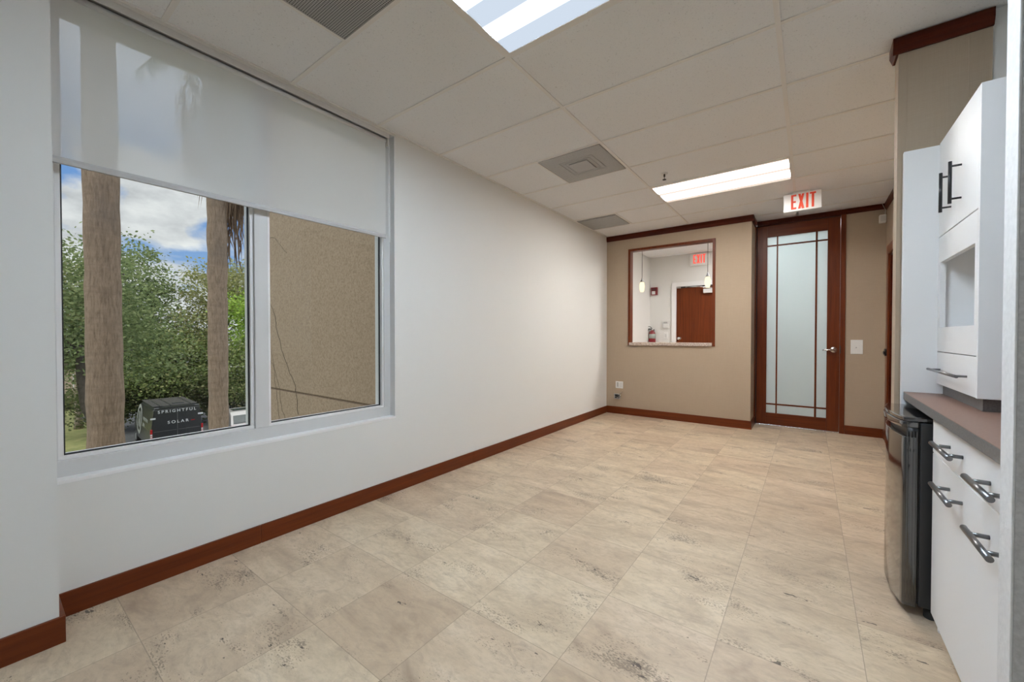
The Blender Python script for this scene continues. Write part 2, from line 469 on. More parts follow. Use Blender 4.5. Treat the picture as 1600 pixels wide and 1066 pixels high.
def thing(name, label, cat, loc, group=None, rz=0.):
    o = bpy.data.objects.new(name, None); COL.objects.link(o)
    o.empty_display_size = .05; o.location = loc; o.rotation_euler = (0, 0, rz)
    tag(o, label, cat, group); ORG[o.name] = Vector(loc)
    return o
def tag(o, label, cat, group=None, kind=None):
    o['label'] = label; o['category'] = cat
    if group: o['group'] = group
    if kind: o['kind'] = kind
    return o
def struct(o): o['kind'] = 'structure'; return o
def struct_empty(name, loc):
    o = bpy.data.objects.new(name, None); COL.objects.link(o); o.location = loc; o.empty_display_size = .05
    o['kind'] = 'structure'; ORG[o.name] = Vector(loc); return o

# ================================================================== ROOM SHELL
ROOF = 2.95
struct(MB().box(-2.80, 2.40, -5.2, 8.25, -.20, 0).build('floor', 'floor'))
struct(MB().box(-2.80, 2.40, -5.2, 8.25, HC + .006, ROOF).build('ceiling', 'ceil'))

# window wall: opening y .185..1.945, z .585..2.742
WY0, WY1, WZ0, WZ1 = .187, 1.944, .585, 2.742
XO = -2.80
w = MB()
w.box(XO, XL, YP - .02, WY1, 0, WZ0)
w.box(XO, XL, WY1, 8.25, 0, HC + .01)
w.box(XO, XL, YP - .02, WY1, WZ1, HC + .01)
struct(w.build('wall_left', 'paint'))
struct(MB().box(XO, XP, -5.2, WY0, 0, HC + .01).build('wall_left_front', 'paint'))
# tan wall with pass-through: outer frame x -2.227..-1.02, z 1.065..2.525
PX0, PX1, PZ0, PZ1 = -2.222, -1.020, 1.066, 2.524
TW = .09
w = MB()
w.box(XL, PX0, YB, YB + TW, 0, HC + .01)
w.box(PX1, XC, YB, YB + TW, 0, HC + .01)
w.box(PX0, PX1, YB, YB + TW, 0, PZ0)
w.box(PX0, PX1, YB, YB + TW, PZ1, HC + .01)
w.box(XC - .09, XC, YB + TW, YD + .10, 0, HC + .01)
struct(w.build('wall_back', 'tan'))
w = MB()
w.box(.352, XR + .10, YD, YD + .10, 0, HC + .01)
struct(w.build('wall_back_right', 'tan'))
# right wall with a doorway y 5.15..6.06, z 0..2.13
DY0, DY1, DZ = 5.13, 6.07, 2.13
w = MB()
w.box(XR, XR + .12, 3.0, DY0, 0, HC + .01)
w.box(XR, XR + .12, DY1, YD + .10, 0, HC + .01)
w.box(XR, XR + .12, DY0, DY1, DZ, HC + .01)
struct(w.build('wall_right', 'tan'))
# tan wing wall ending the kitchenette, white wall behind the cabinets
SX = .363
struct(MB().box(SX, .688, 2.898, 3.0, 0, HC + .01).build('wall_right_wing', 'tan'))
w = MB(); w.box(.688, 1.15, 2.906, 3.0, 0, HC + .01); w.box(1.05, 1.15, 1.505, 2.906, 0, HC + .01)
struct(w.build('wall_right_alcove', 'paint'))
# raised edge strips of the wing wall's covering
s_ = MB(); s_.box(SX - .001, .380, 2.8955, 2.898, 0, HC - .08); s_.box(.396, .3985, 2.8965, 2.898, 0, HC - .08); s_.box(.611, .614, 2.8965, 2.898, 0, HC - .08)
struct(s_.build('trim_7', 'tan'))
# near wall stub at the right edge of the view
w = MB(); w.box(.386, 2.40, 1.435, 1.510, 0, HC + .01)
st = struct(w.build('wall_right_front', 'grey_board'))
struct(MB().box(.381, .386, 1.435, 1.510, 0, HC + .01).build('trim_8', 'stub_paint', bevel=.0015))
# outer shell: closes the building where the camera cannot look
struct(MB().box(2.40, 2.52, -5.2, 8.25, -.2, ROOF).build('wall_outer_right', 'paint'))
struct(MB().box(-2.80, 2.52, -5.32, -5.2, -.2, ROOF).build('wall_front', 'paint'))
struct(MB().box(XO, 2.52, YL, YL + .15, -.2, ROOF).build('wall_lobby_back', 'paint'))

# ceiling grid
g = MB(); hb = .012
def gx(x, y0, y1): g.box(x - hb, x + hb, y0, y1, HC, HC + .0055)
def gy(y, x0, x1): g.box(x0, x1, y - hb, y + hb, HC + .0008, HC + .0055)
for x in (XA, XB, XB + 1.2192): gx(x, -5.2, YD if x > XC else YB)
ys = [Y0 + T * k for k in range(-9, 10)]
for y in ys:
    xr = 2.4 if y < 1.43 else (.688 if y < 2.9 else XR)
    xl = XP if y < YP else XL
    if y < YB: gy(y, xl, xr)
    elif y < YD: gy(y, XC, XR)
gx(XA - T, ys[9], ys[10]); gx(XA - T, ys[13], ys[14])     # short tees beside the square grilles
gx(-1.985, ys[16], ys[17])
for (x0, x1, y0, y1) in ((XL, XL + .02, WY1, YB), (XL, XL + .014, YP, WY1), (XL, XC, YB - .018, YB), (XR - .018, XR, 3.0, YD)):
    g.box(x0, x1, y0, y1, HC - .0008, HC + .0055)          # wall angle
for x in (-1.35, -.13):
    g.box(x - hb, x + hb, YB + .1, YL, HC, HC + .0055)
for y in (6.7, 7.31, 7.92):
    g.box(XL, 1.0, y - hb, y + hb, HC + .0008, HC + .0055)
struct(g.build('trim_1', 'grid'))

# ------------------------------------------------------------------ baseboards and crown
BH, BT = .105, .013
def base_x(mb, x0, x1, y, sgn): mb.box(x0, x1, y, y + sgn * BT, 0, BH)
b = MB()
for a, c in ((YP, .985), (.987, 2.82), (2.822, YB)):
    b.box(XL, XL + BT, a, c - .0, .0, BH)
struct(b.build('baseboard_left', 'cherry_y', bevel=.002))
b = MB(); b.box(XP, XP + BT, -5.2, YP + BT, 0, BH); b.box(XL + BT, XP, YP - .004, YP + BT, 0, BH)
struct(b.build('baseboard_left_front', 'cherry_y', bevel=.002))
b = MB(); b.box(XL + BT, XC + BT, YB - BT, YB, 0, BH + .004)
struct(b.build('baseboard_back', 'cherry_x', bevel=.002))
struct(MB().box(XC, XC + BT, YB, YD - .012, 0, BH + .004).build('baseboard_recess', 'cherry_y', bevel=.002))
struct(MB().box(.354, XR - BT, YD - BT, YD, 0, BH + .004).build('baseboard_back_right', 'cherry_x', bevel=.002))
b = MB(); b.box(XR - BT, XR, DY1 + .10, YD, 0, BH + .004); b.box(XR - BT, XR, 3.0, DY0 - .10, 0, BH + .004)
struct(b.build('baseboard_right', 'cherry_y', bevel=.002))
def crown_prof(h, d): return [(0, 0), (-d * .45, 0), (-d, h * .45), (-d, h), (0, h)]
CH = .078
b = MB(); b.prism([(YB + p, HC - CH + q) for p, q in crown_prof(CH, .022)], 'x', XL, XC + .022)
struct(b.build('trim_2', 'crown_x', bevel=.001))
b = MB(); b.prism([(XC - p, HC - CH + q) for p, q in crown_prof(CH, .022)], 'y', YB, YD)
struct(b.build('trim_3', 'crown_y', bevel=.001))
b = MB(); b.prism([(YD + p, HC - .062 + q) for p, q in crown_prof(.062, .022)], 'x', XC + .022, XR)
struct(b.build('trim_4', 'crown_x', bevel=.001))
b = MB(); b.prism([(XR + p, HC - CH + q) for p, q in crown_prof(CH, .022)], 'y', 3.0, YD - .022)
struct(b.build('trim_5', 'crown_y', bevel=.001))
b = MB(); b.prism([(2.898 + p, HC - CH + q) for p, q in crown_prof(CH, .024)], 'x', SX - .024, .690)
b.prism([(SX + p, HC - CH + q) for p, q in crown_prof(CH, .024)], 'y', 2.898, 3.002)
struct(b.build('trim_6', 'crown_x', bevel=.001))

# ------------------------------------------------------------------ WINDOW
win = struct_empty('window_1', (-2.66, 1.06, WZ0))
FX = -2.630                                   # room-side face of the frame
FB = -2.735                                   # back of the frame
f = MB()
f.box(FB, FX, WY0, WY1, WZ0, .660)            # bottom rail
f.box(FB, FX, WY0, WY1, 2.66, WZ1)
f.box(FB, FX, WY0, .212, .660, 2.66)          # left stile
f.box(FB, FX, 1.882, WY1, .660, 2.66)         # right stile
f.box(FB, FX + .004, .988, 1.062, .660, 2.66) # mullion
struct_f = f.build('window_frame', 'vinyl', win, bevel=.003)
f = MB()                                      # inner sash beads of the two lights
def bead(y0, y1, z0, z1, xa, xb, wd):
    f.box(xa, xb, y0, y1, z0, z0 + wd); f.box(xa, xb, y0, y1, z1 - wd, z1)
    f.box(xa, xb, y0, y0 + wd, z0 + wd, z1 - wd); f.box(xa, xb, y1 - wd, y1, z0 + wd, z1 - wd)
bead(.212, .988, .660, 2.66, FB + .012, FX - .012, .018)
bead(1.062, 1.882, .660, 2.66, FB + .012, FX - .004, .014)
f.build('glazing_bead', 'paint_white', win, bevel=.002)
f = MB()
def gask(y0, y1, z0, z1, x):
    wd = .006
    f.box(x - .012, x, y0, y1, z0, z0 + wd); f.box(x - .012, x, y0, y1, z1 - wd, z1)
    f.box(x - .012, x, y0, y0 + wd, z0, z1); f.box(x - .012, x, y1 - wd, y1, z0, z1)
gask(.230, .970, .678, 2.642, FX - .03); gask(1.076, 1.868, .674, 2.646, FX - .03)
f.build('gasket', 'gasket', win)
MB().box(FX - .052, FX - .046, .222, .978, .670, 2.65).build('glass', 'glass', win)
MB().box(FX - .052, FX - .046, 1.070, 1.874, .668, 2.65).build('glass', 'glass', win)
f = MB(); f.box(FX - .003, XL + .002, WY0, WY1, WZ0 - .012, WZ0 + .004)
f.build('window_sill', 'paint_white', win, bevel=.002)
f = MB(); f.box(FX, XL - .001, WY1 - .006, WY1 + .004, WZ0, WZ1); f.box(FX, XL - .001, WY0 - .004, WY0 + .004, WZ0, WZ1)
f.build('reveal', 'paint_white', win)
MB().lathe([(.007, 0), (.009, .004), (.004, .012)], (FX, .200, .872), 'x', 12).build('sash_lock', 'white_plastic', win)

# roller shade
sh = thing('roller_shade', 'white translucent roller shade pulled halfway down over the window', 'window shade', (-2.590, 1.03, 1.955))
SXX = -2.588
f = MB(); fy0, fy1 = .196, 1.872
nz = 18
v = []; fa = []
for i in range(nz + 1):
    z = 1.975 + (2.672 - 1.975) * i / nz
    for y in (fy0, fy1): v.append((SXX, y, z)); 
for i in range(nz): fa.append((2 * i, 2 * i + 1, 2 * i + 3, 2 * i + 2))
f.add(v, fa); f.build('fabric', 'shade', sh)
f = MB(); f.prism([(SXX - .007, 1.950), (SXX + .007, 1.950), (SXX + .008, 1.968), (SXX + .004, 1.980), (SXX - .004, 1.980), (SXX - .008, 1.968)], 'y', fy0, fy1)
f.build('hem_bar', 'hem', sh, bevel=.002)
f = MB(); f.tube([(-2.608, fy0, 2.687), (-2.608, fy1 + .01, 2.687)], .024, 20)
f.build('roller_tube', 'shade' if False else 'ivory', sh)
f = MB(); f.box(-2.628, -2.572, WY0 + .004, WY1 - .05, 2.720, 2.742); f.box(-2.576, -2.569, WY0 + .004, WY1 - .05, 2.706, 2.742)
f.build('head_rail', 'ivory', sh, bevel=.002)
for ya, yb in ((fy1 + .012, fy1 + .022), (fy0 - .008, fy0 - .003)):
    f = MB(); f.box(-2.625, -2.574, ya, yb, 2.655, 2.72); f.build('bracket', 'ivory', sh, bevel=.002)
f = MB(); f.tube([(-2.590, fy1 + .026, 2.655), (-2.588, fy1 + .026, 2.2), (-2.586, fy1 + .030, 1.93), (-2.584, fy1 + .036, 1.93), (-2.584, fy1 + .036, 2.2), (-2.585, fy1 + .034, 2.655)], .0022, 6)
f.build('bead_chain', 'white_plastic', sh)

# ================================================================== CEILING FIXTURES
def troffer(label, x0, x1, k0, lens, frame_mat, kw=.018):
    y0 = Y0 + T * k0 + .012; y1 = Y0 + T * (k0 + 1) - .012
    t = thing('ceiling_light', label, 'ceiling light', ((x0 + x1) / 2, (y0 + y1) / 2, HC), 'recessed ceiling lights')
    f = MB()
    f.box(x0, x1, y0, y0 + kw, HC - .003, HC + .005); f.box(x0, x1, y1 - kw, y1, HC - .003, HC + .005)
    f.box(x0, x0 + kw, y0 + kw, y1 - kw, HC - .003, HC + .005); f.box(x1 - kw, x1, y0 + kw, y1 - kw, HC - .003, HC + .005)
    f.build('frame', frame_mat, t, bevel=.001)
    MB().box(x0 + kw, x1 - kw, y0 + kw, y1 - kw, HC + .0005, HC + .004).build('diffuser', lens, t)
    return t
ymid = lambda k: Y0 + T * (k + .5)
LENS1 = mat_lens('cool_lens', (.79, .94, 1.09), (.70, .80, .93), (-.13, .11), .060, 70., .86, ymid(1))
LENS2 = mat_lens('warm_lens', (.96, .95, .92), (1.0, .80, .70), (-.15, .12), .115, 48., .95, ymid(6))
LENS_FILL = emit('fill_lens', (.79, .94, 1.09), 7.)  # glow of the out-of-view panels added to brighten the room
troffer('large lit ceiling panel with cool white ribbed lens near the square return grille', XA + .012, XB - .012, 1, LENS1, 'grid')
troffer('long warm white ceiling panel just before the hanging EXIT sign', XA + .012, XB - .012, 6, LENS2, 'grid', .010)
troffer('unseen ceiling panel added to light the near end of the room', XA + .012, XB - .012, -4, LENS_FILL, 'grid')  # added lamp behind the camera, no fixture known there
troffer('unseen ceiling panel added to light the side bay', XB + 1.2192 + .012, XB + 2.4, -4, LENS_FILL, 'grid')  # second added lamp out of view, brightens the near side
t = thing('ceiling_light', 'unseen ceiling panel added to light the lobby behind the pass-through', 'ceiling light', (-.30, 7.0, HC), 'recessed ceiling lights')  # added lamp kept out of sight of the opening, brightens the lobby
f = MB(); f.box(-.85, .25, 6.72, 6.74, HC - .003, HC + .005); f.box(-.85, .25, 7.28, 7.30, HC - .003, HC + .005); f.build('frame', 'grid', t)
MB().box(-.83, .23, 6.74, 7.28, HC + .0005, HC + .004).build('diffuser', emit('lobby_fill_lens', (1., .98, .95), 40.), t)

def vent(name, label, x0, x1, y0, y1, face, fw=.012, rim='grey_panel'):
    t = thing(name, label, 'ceiling vent', ((x0 + x1) / 2, (y0 + y1) / 2, HC), 'metal vents in the ceiling grid')
    f = MB()
    f.box(x0, x1, y0, y0 + fw, HC - .004, HC + .005); f.box(x0, x1, y1 - fw, y1, HC - .004, HC + .005)
    f.box(x0, x0 + fw, y0 + fw, y1 - fw, HC - .004, HC + .005); f.box(x1 - fw, x1, y0 + fw, y1 - fw, HC - .004, HC + .005)
    f.build('frame', rim, t, bevel=.001)
    MB().box(x0 + fw, x1 - fw, y0 + fw, y1 - fw, HC - .002, HC + .003).build('face_panel', face, t)
    return t
vent('return_grille', 'square perforated grey return grille over the window shade', XA - T + .010, XA - .012, Y0 + .012, Y0 + T - .012, 'perf', .006)
v2 = vent('air_diffuser', 'square grey perforated diffuser with a raised centre plate', XA - T + .006, XA - .016, Y0 + 4 * T + .014, Y0 + 5 * T - .012, 'perf_fine', .004)
xc, yc = XA - T / 2 - .002, Y0 + 4.5 * T
f = MB(); f.box(xc - .088, xc + .088, yc - .10, yc + .10, HC - .010, HC - .0025); f.build('centre_plate', 'grey_panel', v2, bevel=.004)
f = MB()
for q in (.125, .16):
    f.box(xc - q, xc + q, yc - q, yc - q + .006, HC - .004, HC - .002); f.box(xc - q, xc + q, yc + q - .006, yc + q, HC - .004, HC - .002)
    f.box(xc - q, xc - q + .006, yc - q, yc + q, HC - .004, HC - .002); f.box(xc + q - .006, xc + q, yc - q, yc + q, HC - .004, HC - .002)
f.build('vane_ring', 'grey_panel', v2)
v3 = vent('air_grille', 'slotted grey air grille at the far corner above the window wall', -2.540, -2.000, 4.885, 5.412, 'slots', .008)
f = MB()
for k in range(13):
    y = 4.93 + .036 * k
    f.prism([(y, HC - .002), (y + .010, HC - .009), (y + .012, HC - .008), (y + .003, HC - .002)], 'x', -2.53, -2.01)
f.build('louvre', 'grey_panel', v3)

sp = thing('sprinkler_head', 'tiny pendant fire sprinkler in the ceiling before the warm light', 'sprinkler', (-1.122, 3.945, HC))
MB().lathe([(.030, .0), (.030, -.004), (.012, -.006)], (-1.122, 3.945, HC), 'z', 18).build('escutcheon', 'grid', sp)
f = MB(); f.tube([(-1.122, 3.945, HC), (-1.122, 3.945, HC - .03)], .008, 10); f.tube([(-1.122, 3.945, HC - .03), (-1.122, 3.945, HC - .056)], .003, 8)
f.build('body', 'dark_slot', sp)
MB().lathe([(.018, -.056), (.018, -.059), (.003, -.060)], (-1.122, 3.945, HC), 'z', 12).build('deflector', 'dark_slot', sp)

def letters_exit(mb, x0, x1, z0, z1, y, th):
    """E X I T cut from flat strokes, reading along +x, facing -y."""
    Wd = x1 - x0; st = Wd * .085; Hh = z1 - z0
    def bx(a, b, c, d): mb.box(x0 + Wd * a, x0 + Wd * b, y, y - th, z0 + Hh * c, z0 + Hh * d)
    bx(0, .095, 0, 1); bx(.095, .22, 0, .12); bx(.095, .20, .44, .56); bx(.095, .22, .88, 1)
    xa, xb = x0 + Wd * .29, x0 + Wd * .54; s = Wd * .10
    mb.prism([(xa, z0), (xa + s, z0), (xb, z1), (xb - s, z1)], 'y', y, y - th)
    mb.prism([(xb - s, z0), (xb, z0), (xa + s, z1), (xa, z1)], 'y', y, y - th * .9)
    bx(.61, .705, 0, 1)
    bx(.76, 1.0, .885, 1); bx(.835, .93, 0, .885)

# EXIT sign hung from the ceiling
ex = thing('exit_sign', 'white EXIT sign with red letters hanging from the ceiling by the glazed door', 'exit sign', (-.074, 5.30, HC))
f = MB(); f.box(-.237, .092, 5.285, 5.325, 2.552, 2.741); f.build('housing', 'white_plastic', ex, bevel=.004)
f = MB(); letters_exit(f, -.170, .044, 2.572, 2.728, 5.285, .003); f.build('lettering', 'red_letter', ex)
f = MB(); f.box(-.155, -.005, 5.29, 5.32, 2.741, HC + .001); f.build('canopy', 'white_plastic', ex, bevel=.002)

# ================================================================== GLAZED DOOR
d1 = struct_empty('door_1', (-.135, YD, 0))
f = MB()
f.box(XC, -.588, YD - .03, YD + .10, 0, 2.70)                       # left jamb
f.box(.303, .352, YD - .012, YD + .10, 0, 2.70)                     # right jamb
f.build('jamb', 'cherry_z', d1, bevel=.002)
f = MB(); f.box(XC, .352, YD - .014, YD + .10, 2.700, HC - .060)
f.box(XC + .01, .345, YD - .020, YD - .012, 2.712, 2.722)
f.build('head_jamb', 'crown_x', d1, bevel=.002)
f = MB(); f.box(-.588, -.578, YD + .03, YD + .09, 0, 2.69); f.box(-.588, .303, YD + .06, YD + .09, 2.68, 2.70); f.build('door_stop', 'dark_slot', d1)
gx0, gx1, gz0, gz1 = -.464, .176, .170, 2.535
lf = MB()
lf.box(-.577, gx0, YD + .005, YD + .045, .016, 2.686); lf.box(gx1, .301, YD + .005, YD + .045, .016, 2.686)
leaf = lf.build('leaf', 'cherry_z', d1, bevel=.002)
lf = MB(); lf.box(gx0, gx1, YD + .006, YD + .044, .016, gz0); lf.box(gx0, gx1, YD + .006, YD + .044, gz1, 2.686)
lf.build('rail', 'cherry_x', d1, bevel=.002)
lf = MB(); lf.box(gx0 - .004, gx1 + .004, YD + .022, YD + .030, gz0 - .004, gz1 + .004); lf.build('glass', 'frosted', d1)
lf = MB()
for x, wd in ((-.3505, .017), (.066, .021)): lf.box(x - wd / 2, x + wd / 2, YD + .013, YD + .0215, gz0, gz1)
for z in (2.417, .290): lf.box(gx0, gx1, YD + .0135, YD + .0215, z - .010, z + .010)
lf.build('muntin', 'cherry_z', d1, bevel=.001)
h = MB(); h.lathe([(.036, .005), (.036, -.006), (.026, -.010), (.012, -.012), (.012, -.045), (.016, -.05), (.001, -.056)], (.243, YD, 1.036), 'y', 24)
h.tube([(.243, YD - .046, 1.036), (.205, YD - .050, 1.035), (.160, YD - .048, 1.033), (.134, YD - .040, 1.031)], [.011, .010, .009, .008], 12)
h.build('door_handle', 'chrome', d1)
f = MB(); f.box(-.590, .304, YD - .012, YD + .06, 0, .014); f.build('threshold', 'chrome', d1, bevel=.003)
f = MB(); f.box(.3035, .312, YD - .015, YD - .010, .99, 1.085); f.build('strike_plate', 'dark_slot', d1)

# right-hand doorway
d3 = struct_empty('door_2', (XR, (DY0 + DY1) / 2, 0))
f = MB(); f.box(XR - .020, XR, DY1 - .01, DY1 + .095, 0, DZ + .09); f.box(XR - .020, XR, DY0 - .095, DY0 + .01, 0, DZ + .09); f.box(XR - .020, XR, DY0 + .01, DY1 - .01, DZ - .01, DZ + .09)
f.build('casing', 'cherry_z', d3, bevel=.003)
f = MB(); f.box(XR, XR + .12, DY1 - .025, DY1 - .001, 0, DZ - .01); f.box(XR, XR + .12, DY0 + .001, DY0 + .025, 0, DZ - .01); f.box(XR, XR + .12, DY0 + .025, DY1 - .025, DZ - .03, DZ - .002)
f.build('jamb', 'crown_y', d3)
lf = MB(); lf.box(XR + .072, XR + .112, DY0 + .028, DY1 - .028, .012, DZ - .035); lf.build('leaf', 'cherry_z', d3, bevel=.002)
f = MB(); f.box(XR - .036, XR - .020, DY1 + .012, DY1 + .07, .985, 1.062); f.box(XR - .048, XR - .034, DY1 - .02, DY1 + .05, 1.005, 1.035); f.build('latch', 'black_metal', d3, bevel=.003)

# ================================================================== PASS-THROUGH WINDOW
pw = struct_empty('window_2', ((PX0 + PX1) / 2, YB, PZ0))
f = MB(); lw = .036
f.box(PX0, PX0 + lw, YB - .012, YB + TW + .006, PZ0, PZ1); f.box(PX1 - lw, PX1, YB - .012, YB + TW + .006, PZ0, PZ1)
f.box(PX0 + lw, PX1 - lw, YB - .012, YB + TW + .006, PZ1 - lw, PZ1)
f.build('window_frame', 'cherry_z', pw, bevel=.002)
lg = tag(MB().box(PX0 + lw - .012, PX1 - lw - .001, YB - .030, YB + TW + .20, PZ0 + .0005, PZ0 + .044).build('counter_ledge', 'granite', bevel=.004), 'speckled granite ledge at the foot of the wood-framed pass-through', 'ledge')

# pendant lamps in the lobby, just beyond the opening
M['pend'] = emit('pendant_glass', (1.0, .86, .56), 1.35)
def pendant(x, y, label):
    p = thing('pendant_lamp', label, 'pendant lamp', (x, y, HC), 'small glass pendants in the pass-through')
    zb = 1.887
    MB().lathe([(.001, 0), (.055, -.004), (.055, -.018), (.012, -.026)], (x, y, HC), 'z', 20).build('canopy', 'chrome', p)
    MB().tube([(x, y, HC - .02), (x, y, zb + .212)], .0035, 8).build('cord', 'dark_slot', p)
    MB().lathe([(.004, .215), (.009, .21), (.011, .19), (.024, .165), (.028, .15)], (x, y, zb), 'z', 20).build('cap', 'steel', p)
    MB().lathe([(.024, .152), (.033, .130), (.039, .095), (.038, .060), (.031, .02), (.024, 0), (.010, .002)], (x, y, zb), 'z', 24).build('lamp_shade', 'pend', p)
    return p
pendant(-2.076, 6.15, 'glowing glass pendant lamp at the left jamb of the pass-through, away from the lobby door')
pendant(-1.151, 6.15, 'glowing glass pendant lamp hanging before the brown lobby door in the pass-through')

# lobby things
ex2 = thing('exit_sign', 'small red lettered EXIT sign on the lobby wall above the brown door', 'exit sign', (-1.64, YL, 2.53))
f = MB(); f.box(-1.815, -1.475, YL - .05, YL - .001, 2.520, 2.745); f.build('housing', 'white_plastic', ex2, bevel=.004)
M['red_lit'] = emit('lit_red', (1.0, .10, .07), 1.25)
f = MB(); letters_exit(f, -1.755, -1.545, 2.560, 2.722, YL - .05, .003); f.build('lettering', 'red_lit', ex2)
al = thing('fire_alarm', 'red fire alarm box on the lobby wall above the extinguisher', 'fire alarm', (-2.48, YL, 2.015))
f = MB(); f.box(-2.543, -2.417, YL - .045, YL - .001, 2.018, 2.170); f.build('housing', 'red_paint', al, bevel=.006)
f = MB(); f.box(-2.520, -2.455, YL - .050, YL - .044, 2.030, 2.095); f.build('strobe_lens', 'white_plastic', al, bevel=.004)
f = MB()
for k in range(3): f.box(-2.525, -2.435, YL - .047, YL - .044, 2.110 + .016 * k, 2.117 + .016 * k)
f.build('speaker_slot', 'dark_slot', al)
kp = thing('alarm_keypad', 'white alarm keypad on the lobby wall beside the brown door', 'keypad', (-2.256, YL, 1.358))
f = MB(); f.box(-2.318, -2.194, YL - .028, YL - .001, 1.360, 1.492); f.build('housing', 'ivory', kp, bevel=.005)
f = MB(); f.box(-2.297, -2.225, YL - .031, YL - .027, 1.452, 1.480); f.build('display', 'grey_panel', kp)
for r in range(3):
    for c in range(4):
        f = MB(); f.box(-2.300 + .026 * c, -2.281 + .026 * c, YL - .033, YL - .027, 1.372 + .025 * r, 1.388 + .025 * r); f.build('button', 'white_plastic', kp)
sw = thing('light_switch', 'white double rocker switch below the lobby keypad', 'light switch', (-2.258, YL, 1.147))
f = MB(); f.box(-2.296, -2.220, YL - .007, YL - .001, 1.150, 1.276); f.build('cover_plate', 'white_plastic', sw, bevel=.002)
f = MB(); f.box(-2.275, -2.241, YL - .011, YL - .006, 1.180, 1.246); f.build('rocker', 'ivory', sw, bevel=.001)
fe = thing('fire_extinguisher', 'red fire extinguisher hanging on the lobby wall behind the ledge', 'fire extinguisher', (-2.515, 8.02, .93))
cx, cy = -2.500, 8.018
MB().lathe([(.050, 0), (.062, .008), (.064, .02), (.064, .30), (.058, .34), (.035, .375), (.020, .39)], (cx, cy, .93), 'z', 24).build('cylinder', 'red_paint', fe)
MB().lathe([(.0655, .225), (.0655, .315)], (cx, cy, .93), 'z', 24).build('label', 'ext_label', fe)
f = MB(); f.lathe([(.020, .385), (.022, .40), (.014, .42)], (cx, cy, .93), 'z', 14); f.build('valve', 'chrome', fe)
f = MB(); f.tube([(cx, cy, 1.345), (cx - .03, cy - .01, 1.385), (cx - .075, cy - .02, 1.395)], .007, 8); f.tube([(cx, cy, 1.335), (cx - .03, cy - .012, 1.35), (cx - .070, cy - .02, 1.35)], .006, 8)
f.build('handle', 'black_gloss', fe)
f = MB(); f.tube([(cx, cy, 1.33), (cx - .06, cy - .03, 1.34), (cx - .085, cy - .04, 1.28), (cx - .078, cy - .04, 1.10), (cx - .072, cy - .04, .96)], [.008, .008, .009, .010, .014], 10)
f.build('hose', 'rubber', fe)
MB().lathe([(.016, -.010), (.016, 0), (.012, .003)], (cx + .03, cy - .035, 1.345), 'y', 14).build('pressure_gauge', 'white_plastic', fe)
f = MB(); f.box(cx - .02, cx + .02, cy + .06, YL - .001, 1.10, 1.34); f.build('wall_bracket', 'black_metal', fe)

d2 = struct_empty('door_3', (-1.55, YL, 0))
f = MB(); f.box(-2.150, -2.066, YL - .022, YL - .001, 0, 2.235); f.box(-2.066, -1.02, YL - .022, YL - .001, 2.150, 2.235); f.box(-1.10, -1.02, YL - .022, YL - .001, 0, 2.150)
f.build('casing', 'paint_white', d2, bevel=.003)
lf = MB(); lf.box(-2.058, -1.105, YL - .012, YL - .001, .01, 2.125); lf.build('leaf', 'cherry_z', d2)
f = MB(); f.box(-2.06, -1.11, YL - .016, YL - .010, 2.120, 2.150); f.build('door_gap', 'dark_slot', d2)
f = MB(); f.box(-1.578, -1.30, YL - .075, YL - .012, 2.000, 2.078); f.build('door_closer', 'ivory', d2, bevel=.006)
f = MB(); f.tube([(-1.42, YL - .045, 2.085), (-1.65, YL - .12, 2.118), (-1.86, YL - .04, 2.135)], .010, 8); f.box(-1.90, -1.60, YL - .03, YL - .012, 2.127, 2.142); f.box(-2.06, -1.98, YL - .026, YL - .012, 2.118, 2.146); f.build('closer_arm', 'chrome', d2)
MB().lathe([(.030, 0), (.030, -.008), (.013, -.012), (.013, -.04), (.028, -.05), (.028, -.07), (.012, -.08)], (-2.003, YL - .012, 1.158), 'y', 20).build('knob', 'chrome', d2)

# ================================================================== SMALL THINGS ON THE TAN WALLS
sw = thing('light_switch', 'wide white switch plate on the tan wall beside the glazed door', 'light switch', (.462, YD, .985))
f = MB(); f.box(.405, .519, YD - .008, YD - .0005, .987, 1.161); f.build('cover_plate', 'white_plastic', sw, bevel=.003)
f = MB(); f.box(.436, .489, YD - .011, YD - .007, 1.030, 1.120); f.build('rocker', 'white_plastic', sw, bevel=.001)
MB().lathe([(.006, 0), (.006, -.003), (.003, -.004)], (.457, YD - .011, 1.067), 'y', 12).build('button', 'steel', sw)
ou = thing('wall_outlet', 'white double power outlet plate low on the tan wall', 'outlet', (-2.357, YB, .395))
f = MB(); f.box(-2.417, -2.297, YB - .007, YB - .0005, .396, .503); f.build('cover_plate', 'white_plastic', ou, bevel=.002)
f = MB(); f.box(-2.402, -2.364, YB - .010, YB - .006, .410, .490); f.build('socket', 'ivory', ou, bevel=.001)
f = MB(); f.box(-2.348, -2.312, YB - .010, YB - .006, .410, .490); f.build('socket', 'ivory', ou, bevel=.001)
f = MB()
for z in (.432, .455, .476): f.box(-2.390, -2.376, YB - .0115, YB - .0095, z - .005, z + .005)
f.build('slot', 'dark_slot', ou)
jb = thing('junction_box', 'open metal wiring box below the white outlet on the tan wall', 'wiring box', (-2.395, YB, .225))
f = MB()
f.box(-2.440, -2.345, YB - .004, YB + .0, .228, .310)
f.box(-2.440, -2.432, YB - .012, YB - .004, .228, .310); f.box(-2.353, -2.345, YB - .012, YB - .004, .228, .310)
f.box(-2.432, -2.353, YB - .012, YB - .004, .228, .236); f.box(-2.432, -2.353, YB - .012, YB - .004, .302, .310)
f.build('box', 'steel', jb)
f = MB(); f.box(-2.428, -2.357, YB - .006, YB - .0035, .240, .298); f.build('cavity', 'dark_slot', jb)
